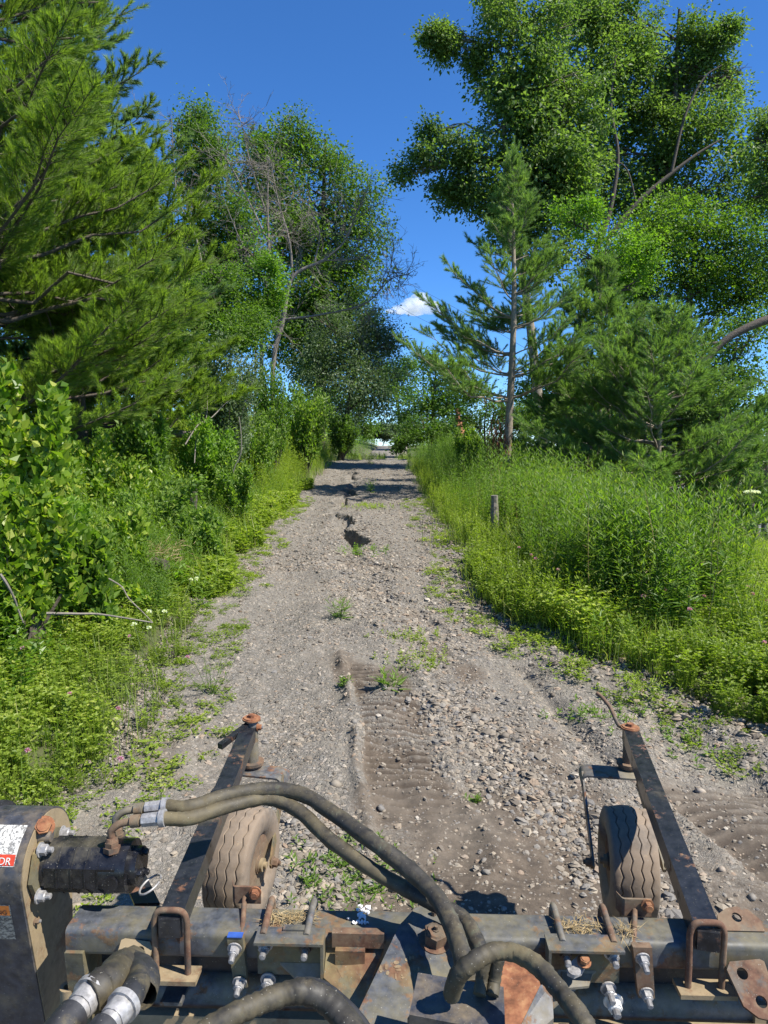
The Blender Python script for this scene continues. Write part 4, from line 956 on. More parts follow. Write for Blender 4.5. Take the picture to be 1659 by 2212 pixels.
# cloud
def cloud():
    c = WD(897, 662, 2400); b = bpy.data.meshes.new('cloud'); bm = bmesh.new(); k = 2400/FPX
    for (dx, dy, r, f) in [(0, 0, 34, .55), (-32, 6, 20, .5), (30, 2, 24, .6), (10, -14, 22, .7), (52, 8, 16, .5), (-52, 10, 12, .4)]:
        mt = Matrix.Translation((dx*k, 0, -dy*k)) @ Matrix.Diagonal((r*k, r*k*1.2, r*k*f, 1)); bmesh.ops.create_icosphere(bm, subdivisions=3, radius=1, matrix=mt)
    bm.to_mesh(b); bm.free(); o = bpy.data.objects.new('cloud', b); COL.objects.link(o); o.location = c
    m = bpy.data.materials.new('cloud_vapour'); m.use_nodes = True; t = m.node_tree; t.nodes.clear(); out = t.nodes.new("ShaderNodeOutputMaterial")
    v = t.nodes.new("ShaderNodeVolumePrincipled"); v.inputs['Color'].default_value = (1, 1, 1, 1); v.inputs['Anisotropy'].default_value = .3
    n = noise(t, .012, 6, .65); d = ramp(t, n, [(.42, BW(0)), (.72, BW(1))]); mu = nd(t, "ShaderNodeMath", operation='MULTIPLY'); t.links.new(d, mu.inputs[0]); mu.inputs[1].default_value = .07
    t.links.new(mu.outputs[0], v.inputs['Density']); t.links.new(v.outputs[0], out.inputs['Volume']); b.materials.append(m)
    tag(o, 'single small white cloud low in the gap between the trees', 'cloud', kind='structure')
cloud()
SC.cycles.volume_bounces = 4
# ---------------------------------------------------------------- the landscape rake carried in front of the camera
YAW = math.radians(-1.98)
MEX = Vector((math.cos(YAW), math.sin(YAW), 0)); MEY = Vector((-math.sin(YAW), math.cos(YAW), 0)); MEZ = Vector((0, 0, 1))
MO = Vector((0, 1.740, .60))
def MF(u, v, w): return MO+MEX*u+MEY*v+MEZ*w
def toM(p): q = Vector(p)-MO; return q.dot(MEX), q.dot(MEY), q.z
def U(px, v, w):
    u = 0
    for _ in range(12):
        u += (px-proj(MF(u, v, w))[0])/FPX*1.9
    return u
def Mz(px, py, w): return toM(Wz(px, py, MO.z+w))
def Mv(px, py, v):
    d = ray(px, py); n = MEY; t = (MF(0, v, 0)-EYE).dot(n)/d.dot(n); return toM(EYE+d*t)
RK = empty('landscape_rake', MF(0, 0, -.5), 'rusty black powered landscape rake with two caster wheels and hydraulic hoses in the foreground', 'landscape rake')
def add(name, bm, mat, parent=RK, bev=0, smooth=False, label=None):
    if bev: bmesh.ops.bevel(bm, geom=[e for e in bm.edges if len(e.link_faces) == 2 and e.calc_face_angle(0) > .6], offset=bev, segments=2, affect='EDGES', profile=.6)
    bmesh.ops.recalc_face_normals(bm, faces=bm.faces[:])
    bmesh.ops.translate(bm, verts=bm.verts, vec=-RK.location)
    me = bpy.data.meshes.new(name); bm.to_mesh(me); bm.free(); me.materials.append(M[mat])
    if smooth:
        me.polygons.foreach_set("use_smooth", [True]*len(me.polygons))
        me.set_sharp_from_angle(angle=math.radians(38))
    o = bpy.data.objects.new(name, me); COL.objects.link(o); o.parent = parent
    if label: o['label'] = label
    return o
def adda(name, acc, mat, parent=RK, smooth=True, label=None):
    o = acc.build(name, M[mat], parent, RK.location, smooth)
    if label: o['label'] = label
    return o
def B(): return bmesh.new()
def hexa(bm, pts):
    v = [bm.verts.new(p) for p in pts]
    for f in ((0, 3, 2, 1), (4, 5, 6, 7), (0, 1, 5, 4), (1, 2, 6, 5), (2, 3, 7, 6), (3, 0, 4, 7)): bm.faces.new([v[i] for i in f])
def mbox(bm, u0, u1, v0, v1, w0, w1):
    hexa(bm, [MF(u0, v0, w0), MF(u1, v0, w0), MF(u1, v1, w0), MF(u0, v1, w0), MF(u0, v0, w1), MF(u1, v0, w1), MF(u1, v1, w1), MF(u0, v1, w1)])
def prism(bm, poly, off):
    """closed polygon of 3-d points pushed along off"""
    n = len(poly); a = [bm.verts.new(p) for p in poly]; b = [bm.verts.new(Vector(p)+off) for p in poly]
    bm.faces.new(a); bm.faces.new(b[::-1])
    for i in range(n): bm.faces.new([a[i], b[i], b[(i+1) % n], a[(i+1) % n]])
def cyl(bm, p0, p1, r0, r1=None, seg=20, rot=0, ring=None):
    p0, p1 = Vector(p0), Vector(p1); r1 = r0 if r1 is None else r1
    d = (p1-p0).normalized(); h = Vector((0, 0, 1)) if abs(d.z) < .9 else Vector((1, 0, 0)); S = d.cross(h).normalized(); T = d.cross(S)
    A = []; Bv = []
    for k in range(seg):
        a = 2*math.pi*k/seg+rot; q = S*math.cos(a)+T*math.sin(a); A.append(bm.verts.new(p0+q*r0)); Bv.append(bm.verts.new(p1+q*r1))
    bm.faces.new(A[::-1]); bm.faces.new(Bv)
    for k in range(seg): bm.faces.new([A[k], A[(k+1) % seg], Bv[(k+1) % seg], Bv[k]])
def bolt(parent, p, d, r, head='zinc', stud='zinc', sl=None, name='bolt', label=None, hl=None):
    """hexagon nut with washer and threaded end, sitting at p, pointing along d"""
    p = Vector(p); d = Vector(d).normalized(); hl = hl or r*1.1; bm = B()
    cyl(bm, p-d*.001, p+d*.003, r*1.35, seg=18); cyl(bm, p+d*.003, p+d*(.003+hl), r, seg=6)
    cyl(bm, p+d*(.003+hl), p+d*(.003+hl*1.15), r*.8, r*.7, seg=12)
    o = add(name, bm, head, parent, label=label)
    sl = r*1.1 if sl is None else sl
    if sl:
        bm = B(); n = 6
        for i in range(n):
            a = .003+hl*1.15+sl*i/n; cyl(bm, p+d*a, p+d*(a+sl/n*.55), r*.56, seg=10); cyl(bm, p+d*(a+sl/n*.55), p+d*(a+sl/n), r*.47, seg=10)
        add('thread', bm, stud, o)
    return o
def rod(pts, r, name, mat, parent=RK, n=24, seg=10, label=None, wob=0):
    a = Acc(); tube_np(a, spline(pts, n) if len(pts) > 2 else np.array([tuple(p) for p in pts]), r, seg, .5, wob=wob); return adda(name, a, mat, parent, True, label)
def rings(O, U_, V_, N_, r, th0, th1, k):
    return [O+U_*(r*math.cos(th0+(th1-th0)*i/k))+V_*(r*math.sin(th0+(th1-th0)*i/k)) for i in range(k+1)]
def plate_holes(poly, holes, O, U_, V_, th, name, mat, parent=RK, label=None):
    """2-d outline with round holes in the plane O,U_,V_; thickness th along the normal"""
    N_ = U_.cross(V_).normalized(); bm = B(); E = []
    def loop(p2):
        vs = [bm.verts.new(O+U_*a+V_*b) for a, b in p2]
        for i in range(len(vs)): E.append(bm.edges.new((vs[i], vs[(i+1) % len(vs)])))
    loop(poly)
    for cx, cy, r in holes: loop([(cx+r*math.cos(2*math.pi*i/16), cy+r*math.sin(2*math.pi*i/16)) for i in range(16)])
    bmesh.ops.triangle_fill(bm, use_beauty=True, edges=E)
    f = bm.faces[:]; ex = bmesh.ops.extrude_face_region(bm, geom=f)
    bmesh.ops.translate(bm, verts=[g for g in ex['geom'] if isinstance(g, bmesh.types.BMVert)], vec=N_*th)
    return add(name, bm, mat, parent, label=label)
# main beam: rounded rectangular tube
def round_tube(u0, u1, v0, v1, w0, w1, r, name, mat, label=None):
    bm = B(); pr = []
    for (cv, cw, a0) in ((v1-r, w1-r, 0), (v0+r, w1-r, 90), (v0+r, w0+r, 180), (v1-r, w0+r, 270)):
        for k in range(5): a = math.radians(a0+22.5*k); pr.append((cv+r*math.cos(a), cw+r*math.sin(a)))
    prism(bm, [MF(u0, v, w) for v, w in pr], MEX*(u1-u0)); return add(name, bm, mat, smooth=True, label=label)
uL = U(140, 0, 0)
round_tube(uL, 1.45, 0, .112, -.078, 0, .016, 'main_beam', 'beam')
bm = B(); prism(bm, [MF(uL+.001, -.012, -.06), MF(uL+.001, .10, -.06), MF(uL+.001, .14, -.34), MF(uL+.001, .02, -.34)], MEX*.05); add('end_upright', bm, 'yellow', bev=.006)
# roller guard and tube below the beam
bm = B(); mbox(bm, uL+.05, 1.45, .10, .108, -.33, -.079); add('guard_plate', bm, 'black', label='shaded black guard plate under the beam')
bm = B(); cyl(bm, MF(uL+.10, .105, -.245), MF(1.45, .105, -.245), .052, seg=28); add('roller_tube', bm, 'grey', smooth=True)
bm = B(); mbox(bm, uL+.10, 1.45, .012, .04, -.262, -.254); mbox(bm, uL+.10, 1.45, .012, .019, -.32, -.262); ro = add('scraper_rail', bm, 'tan', bev=.001)
for px in (460, 1380): p = Mv(px, 2187, .012); bolt(ro, MF(p[0], .011, -.285), -MEY, .008, 'tan', sl=0)
bm = B(); mbox(bm, U(1628, .05, -.24), U(1652, .05, -.24), .04, .056, -.28, -.2); add('tab', bm, 'tan', bev=.002)
bm = B(); hexa(bm, [MF(U(430/2+120, .0, -.2), .02, -.235), MF(U(375, .0, -.2), .02, -.235), MF(U(383, .07, -.2), .08, -.19), MF(U(350, .07, -.2), .08, -.19)]+[MF(U(335, .0, -.2), .02, -.243), MF(U(375, .0, -.2), .02, -.243), MF(U(383, .07, -.2), .08, -.198), MF(U(350, .07, -.2), .08, -.198)]) if False else mbox(bm, U(345, 0, -.2), U(392, 0, -.2), .0, .07, -.215, -.205); add('step_plate', bm, 'grey', bev=.002)
bm = B(); q = Mz(148, 2130, -.18); bm_c = MF(q[0], q[1], -.18)
a = Acc(); tube_np(a, [bm_c-MEZ*.07, bm_c], .023, 16, .5, caps=False); tube_np(a, [bm_c-MEZ*.07, bm_c], .013, 16, .5, caps=False)
k = np.arange(16); ro_ = [bm_c+Vector((math.cos(2*math.pi*i/16), math.sin(2*math.pi*i/16), 0))*.023 for i in range(16)]; ri_ = [bm_c+Vector((math.cos(2*math.pi*i/16), math.sin(2*math.pi*i/16), 0))*.013 for i in range(16)]
a.add([tuple(p) for p in ro_+ri_], np.stack([k, (k+1) % 16, (k+1) % 16+16, k+16], 1)); adda('bushing', a, 'tan'); bm.free()
# caster arms
def square_bar(p0, p1, s, h, name, mat, parent=RK, bev=.006):
    p0, p1 = Vector(p0), Vector(p1); d = (p1-p0).normalized(); s_ = d.cross(MEZ).normalized()*s/2; t = s_.cross(d).normalized()*h/2
    bm = B(); hexa(bm, [p0-s_-t, p0+s_-t, p1+s_-t, p1-s_-t, p0-s_+t, p0+s_+t, p1+s_+t, p1-s_+t]); return add(name, bm, mat, parent, bev, True)
def wheel_set(side):
    if side < 0:
        near = MF(U(368, -.02, .03), -.022, .031); far = Wz(538, 1567, .66); far.z = .631; pin = Vector((far.x+.012, far.y-.005, 0)); capz = .70
        basez = .475; axp = Vector((-.425, 2.52, .32)); wx = -.535; R, wd, yaw = .205, .158, math.radians(-12)
    else:
        near = MF(U(1528, -.02, .03), -.022, .031); far = Wz(1362, 1572, .66); far.z = .631; pin = Vector((far.x-.005, far.y-.01, 0)); capz = .672
        basez = .485; axp = Vector((.80, 2.55, .30)); wx = .935; R, wd, yaw = .205, .168, math.radians(-9)
    square_bar(near, far+(far-near).normalized()*.01, .064, .062, 'caster_arm', 'black')
    d = (far-near).normalized()
    # clamp: U-shaped rod over the arm end with plate below
    uc = toM(near)[0]; hw = .043; v = -.018
    top = .066; pts = [MF(uc-hw, v, -.115), MF(uc-hw, v, 0), MF(uc-hw, v, top-.02), MF(uc-hw+.012, v, top+.004), MF(uc, v, top+.008), MF(uc+hw-.012, v, top+.004), MF(uc+hw, v, top-.02), MF(uc+hw, v, 0), MF(uc+hw, v, -.115)]
    cl = rod(pts, .0085, 'arm_clamp', 'rust', n=46)
    bm = B(); mbox(bm, uc-.072, uc+.072, v-.03, v+.03, -.116, -.104); add('clamp_plate', bm, 'tan', cl, .002)
    bm = B(); nc = near-d*.004; s_ = d.cross(MEZ).normalized(); t = MEZ
    hexa(bm, [nc-s_*.027-t*.026-d*.006, nc+s_*.027-t*.026-d*.006, nc+s_*.027-t*.026+d*.01, nc-s_*.027-t*.026+d*.01, nc-s_*.027+t*.026-d*.006, nc+s_*.027+t*.026-d*.006, nc+s_*.027+t*.026+d*.01, nc-s_*.027+t*.026+d*.01]); add('end_plug', bm, 'black', cl, .004)
    # king pin
    bm = B(); cyl(bm, Vector((pin.x, pin.y, basez+.02)), Vector((pin.x, pin.y, capz-.012)), .028, seg=24); kp = add('kingpin', bm, 'grey' if side < 0 else 'rust', smooth=True)
    bm = B(); cyl(bm, (pin.x, pin.y, capz-.012), (pin.x, pin.y, capz-.004), .040, seg=28); cyl(bm, (pin.x, pin.y, capz-.004), (pin.x, pin.y, capz), .034, seg=28); add('cap_washer', bm, 'orange_rust', kp, smooth=True)
    bm = B(); cyl(bm, (pin.x, pin.y, capz), (pin.x, pin.y, capz+.012), .016, seg=6); add('cap_bolt', bm, 'orange_rust', kp)
    bm = B(); cyl(bm, (pin.x, pin.y, basez+.012), (pin.x, pin.y, basez+.024), .052, seg=30); cyl(bm, (pin.x, pin.y, basez), (pin.x, pin.y, basez+.012), .044, seg=30); add('thrust_washer', bm, 'rust', kp, smooth=True)
    # fork: top plate that rolls over into two legs
    fw = .125; cx = wx+(pin.x-wx)*.35; cy = pin.y-.035
    fy = Vector((math.sin(-yaw), math.cos(yaw), 0)); fx = Vector((math.cos(yaw), math.sin(yaw), 0))
    c0 = Vector((cx, cy, basez-.004)); bm = B()
    sec = [(-fw, -.05), (-fw, -.022), (-fw+.008, -.008), (-fw+.022, 0), (fw-.022, 0), (fw-.008, -.008), (fw, -.022), (fw, -.05)]
    V1 = []; V2 = []
    for th, L in ((0, V1), (.008, V2)):
        for s, z in sec:
            sg = 1 if s > 0 else -1
            L.append((s-sg*th*(1 if z < -.01 else .3), z-th*(1 if z > -.02 else 0)))
    prof_ = V1+V2[::-1]
    prism(bm, [c0-fy*.055+fx*a+MEZ*b for a, b in prof_], fy*.11); fk = add('fork', bm, 'grey', smooth=True, bev=0)
    for s in (-1, 1):
        ax = axp if s == (1 if side < 0 else -1) else axp+fx*(2*(wx-axp.x)) if False else Vector((wx, axp.y, axp.z))+fx*(s*abs(axp.x-wx))
        t0 = c0+fx*(s*(fw-.004))-MEZ*.03; dd = (ax-t0); n = dd.normalized(); sd_ = n.cross(fx).normalized()*.023
        bm = B(); prism(bm, [t0-sd_*1.3, t0+sd_*1.3, ax+sd_*.8, ax+n*.022+sd_*.35, ax+n*.022-sd_*.35, ax-sd_*.8], -fx*(s*.008)); add('leg', bm, 'yellow' if side < 0 else 'grey', fk, .001)
        bolt(fk, ax+fx*s*.002, fx*s, .016, 'rust', 'rust', sl=.008, name='axle_nut')
    # wheel
    wc = Vector((wx, axp.y, axp.z)); a = Acc(); segs = 132; cols = []
    def c(x, r): cols.append((x, r, 0))
    hw_ = wd/2; gr = [-.052, -.018, .018, .052]
    prof0 = [(-hw_*.72, R*.50), (-hw_*.98, R*.60), (-hw_*1.04, R*.76), (-hw_*.98, R*.90), (-hw_*.90, R*.965)]
    for x, r in prof0: cols.append((x, r, 0))
    for g_ in gr:
        for dx, dr in ((-.0050, 0), (-.0022, 0), (-.0018, -.007), (.0018, -.007), (.0022, 0), (.0050, 0)): cols.append((g_+dx, R*(1-.55*((g_+dx)/.19)**2)+dr, 1))
        cols.append((g_+.014, R*(1-.55*((g_+.014)/.19)**2), 0)) if g_ < .05 else None
    for x, r in prof0[::-1]: cols.append((-x, r, 0))
    cols.sort(key=lambda q: q[0]) if False else None
    m = len(cols); V = []
    for i in range(segs):
        th = 2*math.pi*i/segs; z = .0045*(abs((i % 6)-3)/1.5-1)
        for (x, r, zz) in cols:
            xx = x+(z if zz else 0); V.append(wc+fx*xx+fy*(r*math.cos(th))+MEZ*(r*math.sin(th)))
    i = np.arange(segs)[:, None]; j = np.arange(m-1)[None]; i2 = (i+1) % segs
    F = np.stack([i*m+j, i2*m+j, i2*m+j+1, i*m+j+1], -1).reshape(-1, 4); a.add([tuple(p) for p in V], F)
    bm = B()
    for s in (-1, 1):
        cyl(bm, wc+fx*(s*hw_*.70), wc+fx*(s*hw_*.78), R*.53, R*.50, seg=36)
        cyl(bm, wc+fx*(s*hw_*.78), wc+fx*(s*hw_*.85), R*.16, seg=24)
    cyl(bm, wc-fx*(hw_*.9), wc+fx*(hw_*.9), .028, seg=20)
    wh = add('wheel', bm, 'rust', smooth=True); adda('tyre', a, 'tyre', wh)
    bm = B(); cyl(bm, wc-fx*(hw_*1.2), wc+fx*(hw_*1.2), .012, seg=14); cyl(bm, wc-fx*(hw_*1.05), wc+fx*(hw_*1.05), .024, seg=18); add('hub', bm, 'tan', wh, smooth=True)
    # scraper bracket behind the wheel
    px = 528 if side < 0 else 1372; py = 1925 if side < 0 else 1952
    q = Mz(px, py, .035); bc = MF(q[0], q[1], .035); bm = B(); n_ = 7
    out = [bc+MEX*(-.042+.0)+MEY*.03+MEZ*.028, bc-MEX*.034+MEY*.004+MEZ*.012, bc-MEX*.028+MEY*0+MEZ*.004, bc+MEX*.04+MEZ*.0, bc+MEX*.046+MEZ*.006]
    inn = [p+MEY*.007 for p in out[::-1]]
    prism(bm, [Vector((p.x, p.y, 0))+MEZ*(bc.z+.012) for p in out+inn], -MEZ*.05); sb = add('scraper_bracket', bm, 'rust', bev=.001)
    bolt(sb, bc+MEX*.032-MEY*.005+MEZ*.0, -MEY, .013, 'orange_rust', sl=0)
    v0 = MF(U(px-5, -.0, .0), -.008, -.012); rod([bc+MEX*.0+MEY*0-MEZ*.02, v0], .0075, 'threaded_rod', 'rust', sb, seg=10)
    return far, pin, capz
farL, pinL, czL = wheel_set(-1); farR, pinR, czR = wheel_set(1)
# lock handles at the arm tips
p = Vector((pinL.x, pinL.y, czL-.035)); e = Wz(475, 1618, .62)
bm = B(); q = (e-p).normalized(); s_ = q.cross(MEZ).normalized(); prism(bm, [p-s_*.012, p+s_*.012, e+s_*.014, e-s_*.014], MEZ*.022); add('lock_handle', bm, 'black', bev=.002)
bolt(RK, p+Vector((.026, -.004, -.01)), MEX, .013, 'orange_rust', sl=.006, name='grub_bolt')
p = Wz(1338, 1568, .66); rod([p+Vector((.03, 0, -.01)), p, p+Vector((-.012, .01, .02)), WD(1318, 1528, 3.06), WD(1300, 1506, 3.10), WD(1289, 1497, 3.12)], .009, 'lock_handle', 'rust')
# slim bracket straps with bolts
for (px0, px1, py0, py1, stainl) in ((490, 524, 1990, 2086, 0), (1367, 1408, 2026, 2140, 1)):
    u0 = U(px0, -.02, .0); u1 = U(px1, -.02, .0); bm = B()
    prism(bm, [MF(u0, -.022, .004), MF(u1, -.022, .004), MF(u1+.012, -.024, -.135), MF(u0+.018, -.024, -.135)], MEY*.02)
    st = add('strap_plate', bm, 'yellow' if stainl == 0 else 'rust', bev=.002)
    if not stainl: bm = B(); mbox(bm, u0+.001, u1-.001, -.0235, -.003, .004, .006); add('painted_edge', bm, 'bluepaint', st, label='blue painted top edge')
    bolt(st, MF((u0+u1)/2, -.024, -.024), -MEY-MEZ*.25, .014, 'zinc', sl=.02, name='nut'); bolt(st, MF((u0+u1)/2+.012, -.026, -.118), -MEY-MEZ*.25, .014, 'zinc', sl=.018, name='nut')
# channel brackets
def channel(pxl, pxr, pyt, mirror):
    u0 = U(pxl, -.03, .02); u1 = U(pxr, -.03, .02); th = .007
    bm = B(); mbox(bm, u0, u1, -.055, .008, .008, .008+th); br = add('mounting_bracket', bm, 'beam', bev=.0015)
    bm = B(); mbox(bm, u0, u1, -.012, -.004, -.105, .007); add('back_web', bm, 'yellow', br, .001)
    us = (u1-th, u1) if not mirror else (u0, u0+th)
    bm = B(); s = [MF(us[0], -.055, .007), MF(us[0], -.012, .007), MF(us[0], -.012, -.16), MF(us[0], -.055, -.13)]; prism(bm, s, MEX*(us[1]-us[0])); add('side_plate', bm, 'beam', br, .0015)
    bm = B(); ue = u0 if not mirror else u1; k = 1 if not mirror else -1
    prism(bm, [MF(u0+.06*1, -.013, -.07) if not mirror else MF(u1-.06, -.013, -.07), MF((u1 if not mirror else u0), -.013, -.07), MF((u1 if not mirror else u0), -.05, -.16)], -MEZ*.006); add('gusset', bm, 'grey', br)
    bo = []
    for du, w in ((.022, -.018), (abs(u1-u0)-.05, -.018), (.028, -.118)):
        uu = u0+du if not mirror else u1-du
        bolt(br, MF(uu, -.014 if w > -.1 else -.014, w), -MEY-MEZ*.12, .0155, 'zinc' if w < -.1 or du < .03 else 'rust', 'zinc', sl=.022, name='nut')
    return br
bl = channel(552, 700, 1998, False); brr = channel(1182, 1345, 2020, True)
# rods of the square U-bolts crossing the beam top
for px, py, mt in ((585, 1945, 'rust'), (678, 1945, 'grey'), (1200, 1968, 'grey'), (1310, 1974, 'rust')):
    far_ = Mz(px, py, .028); pt = MF(far_[0], .118, .0); u = toM(pt)[0]; pxn = px-14 if px < 800 else px+12
    un = U(pxn, 0, .006)
    rod([MF(u, .122, -.08), MF(u, .122, -.01), MF(u, .116, .012), MF(u+(un-u)*.15, .10, .022), MF(u+(un-u)*.9, .0, .013), MF(un, -.02, .011)], .0095, 'u_bolt', mt, n=26)
# dry clippings caught on the beam
for px0, px1, py in ((575, 680, 1985), (1205, 1300, 2003), (1340, 1375, 2015)):
    a = Acc(); n = 170 if px1-px0 > 60 else 60; P = []
    for k in range(n):
        q = Mz(random.uniform(px0, px1), py+random.gauss(0, 6), .006); P.append(MF(q[0], q[1], .004+random.random()*.012))
    P = np.array([tuple(p) for p in P]); leaves(a, P, rdir(n)*[1, 1, .25], rdir(n)*.4+[0, 0, 1], rng.uniform(.012, .05, n), .0022)
    o = adda('dry_clippings', a, 'straw', smooth=False); o['kind'] = 'stuff'
bm = B(); u0 = U(612, .0, .02); mbox(bm, u0, U(658, 0, .02), -.008, .012, .012, .02); add('tab', bm, 'beam', bev=.001)
# flat pads on the beam and the white crumbs
q0 = Mz(718, 2008, .02); q1 = Mz(830, 2012, .02); bm = B(); mbox(bm, q0[0], q1[0], q0[1]-.012, q0[1]+.012, -.022, .018); add('weld_bar', bm, 'rust', bev=.004)
bm = B(); mbox(bm, q0[0]+.01, q1[0]-.05, q0[1]-.03, q0[1]-.014, -.07, -.018); add('weld_block', bm, 'yellow', bev=.002)
T0 = [stone_template(80+i, 6, 4) for i in range(4)]; meshes = []
for V, F in T0:
    me = bpy.data.meshes.new('white_crumb'); me.from_pydata([tuple(v) for v in V], [], [tuple(int(q) for q in f) for f in F]); me.materials.append(M['chalk']); meshes.append(me)
for k in range(34):
    px = random.choice([774, 780, 786, 790]) + random.gauss(0, 9); py = 1974+random.gauss(0, 9)+(6 if k % 5 == 0 else 0)
    if k > 28: px = 770+(k-29)*6; py = 1994
    q = Mz(px, py, .002); o = bpy.data.objects.new('white_crumb', meshes[k % 4]); COL.objects.link(o); p = MF(q[0], q[1], .004); o.location = (p.x*.8, p.y*.8, CAMH-(CAMH-p.z)*.8); s = random.uniform(.003, .0055); o.scale = (s*1.2, s, s*.9); o.rotation_euler = (random.random(), random.random(), random.random()*6)
    tag(o, 'small white crumb in the cluster lying on top of the main beam', 'crumb', 'white crumbs on the beam')
# floor plate and big hitch plate in the middle
def P3(px, py, w): return Wz(px, py, MO.z+w)
bm = B(); prism(bm, [P3(706, 2041, -.03), P3(830, 2048, -.03), P3(776, 2182, -.10), P3(742, 2150, -.09), P3(699, 2112, -.075)], -MEZ*.008); add('deck_plate', bm, 'yellow', bev=.001, label='rust-streaked yellowish deck plate left of the hitch plate')
hp = [P3(896, 1962, .045), P3(928, 1951, .05), P3(985, 1962, .05), P3(1010, 2040, .03), P3(1000, 2110, .02), P3(1060, 2225, -.02), P3(760, 2225, -.02), P3(776, 2180, 0), P3(862, 2000, .035)]
c_ = hp[0]; nrm = (hp[1]-hp[7]).cross(hp[5]-hp[7]).normalized()
hp2 = []
for p in hp:
    r_ = (p-EYE); t = (hp[7]-EYE).dot(nrm)/r_.dot(nrm); hp2.append(EYE+r_*t)
if nrm.z < 0: nrm = -nrm
bm = B(); prism(bm, hp2, -nrm*.012); HP = add('hitch_plate', bm, 'beam', bev=.0015, label='large tilted hitch plate with rust and chalky marks')
def onhp(px, py):
    r_ = ray(px, py); return EYE+r_*((hp2[7]-EYE).dot(nrm)/r_.dot(nrm))
bolt(HP, onhp(940, 2032), nrm, .031, 'rust', 'rust', sl=.0, name='pivot_nut', hl=.028); p = onhp(940, 2032)+nrm*.03; bm = B(); cyl(bm, p, p+nrm*.008, .009, seg=8); cyl(bm, p+nrm*.008, p+nrm*.018, .005, seg=8); add('grease_fitting', bm, 'rust', HP)
p = onhp(937, 1976); bm = B(); cyl(bm, p, p+nrm*.012, .007, seg=6); cyl(bm, p+nrm*.012, p+nrm*.02, .0045, seg=8); add('grease_fitting', bm, 'rust', HP)
# chalky scraped marks (flat print on the plate)
bm = B()
for k, (x, y, w_, h_) in enumerate([(823, 2094, 8, 17), (834, 2090, 7, 14), (837, 2103, 8, 9), (856, 2080, 14, 8), (859, 2089, 16, 7), (861, 2096, 12, 6), (855, 2110, 4, 15), (870, 2113, 7, 5), (868, 2108, 4, 4), (878, 2074, 7, 8), (886, 2071, 6, 9), (892, 2069, 6, 8), (904, 2094, 3, 8)]):
    n = 9; pts = [onhp(x+w_/2*math.cos(2*math.pi*i/n)*(.8+.35*random.random()), y+h_/2*math.sin(2*math.pi*i/n)*(.8+.35*random.random()))+nrm*.0012 for i in range(n)]; prism(bm, pts, -nrm*.0008)
add('scraped_mark', bm, 'tan', HP)['kind'] = 'stuff'
# black box tube on top of the hitch plate
bp = [P3(903, 2101, .13), P3(1088, 2132, .13), P3(1092, 2232, .13), P3(884, 2192, .13)]
bm = B(); prism(bm, bp, -MEZ*.07); bx = add('box_tube', bm, 'case', bev=.008, smooth=True, label='scuffed black box tube at the bottom centre')
bm = B(); e0 = P3(885, 2193, .062); prism(bm, [e0, P3(1092, 2234, .062), P3(1092, 2240, .062), P3(880, 2200, .062)], -MEZ*.012); add('lower_lip', bm, 'rust', bx)
# right pale rusty plate and pivot housing
bm = B(); prism(bm, [P3(1060, 2080, -.02), P3(1115, 2068, -.02), P3(1158, 2100, -.02), P3(1168, 2128, -.02), P3(1120, 2225, -.05), P3(1060, 2225, -.05)], -MEZ*.012); ph = add('pivot_housing', bm, 'orange_rust', bev=.003, label='rusty pivot housing right of the box tube')
bm = B(); prism(bm, [P3(1168, 2128, -.019), P3(1192, 2122, -.03), P3(1196, 2200, -.06), P3(1150, 2240, -.06), P3(1120, 2226, -.049)], -MEZ*.10); add('side_wall', bm, 'grey', ph, .002)
# latch plate
lp = [P3(1224, 2095, -.045), P3(1250, 2072, -.03), P3(1268, 2072, -.03), P3(1270, 2086, -.035), P3(1256, 2112, -.055), P3(1240, 2119, -.06), P3(1225, 2112, -.055)]
bm = B(); prism(bm, [P3(1205, 2060, -.055), P3(1292, 2062, -.055), P3(1272, 2130, -.09), P3(1220, 2135, -.09)], -MEZ*.006); lb = add('latch_base', bm, 'grey', brr, .001)
bm = B(); prism(bm, [p+MEZ*.012 for p in lp], -MEZ*.007); lo_ = add('latch_plate', bm, 'zinc', brr, .001)
bolt(brr, P3(1262, 2078, -.02), MEZ-MEY*.4, .013, 'orange_rust', sl=0, name='bolt'); bm = B(); c1 = P3(1241, 2100, -.032); cyl(bm, c1, c1+MEZ*.004, .016, seg=24); add('boss', bm, 'zinc', brr, .001)
bolt(RK, MF(U(1322, -.02, -.14), -.03, -.14), -MEY-MEZ*.2, .019, 'white', sl=.016, name='nut')
# two-hole lugs
def lug(px, py, w, s, mirror, nm):
    O = P3(px, py, w); U_ = (MEX).copy(); V_ = (MEY*.8+MEZ*.6).normalized()
    ol = [(-.036, -.035), (-.030, -.052), (-.012, -.062), (.010, -.058), (.032, -.040), (.044, .02), (.034, .034), (-.026, .04), (-.034, .036)]
    if mirror: ol = [(-a, b) for a, b in ol[::-1]]
    hs = [(.016 if not mirror else -.016, .014, .0105), (-.004 if not mirror else .004, -.032, .0105)]
    plate_holes([(a*s, b*s) for a, b in ol], [(a*s, b*s, r*s) for a, b, r in hs], O, U_, V_, .009, 'lug_plate', nm)
lug(285, 2072, -.055, 1.15, False, 'tan'); lug(1625, 2124, -.06, 1.3, True, 'rust')
plate_holes([(-.06, -.03), (.06, -.03), (.062, .0), (.04, .028), (.01, .036), (-.02, .03), (-.05, .012)], [(.0, .006, .013)], P3(1592, 1990, .01), MEX.copy(), (MEY*.9+MEZ*.43).normalized(), .008, 'lifting_lug', 'rust')
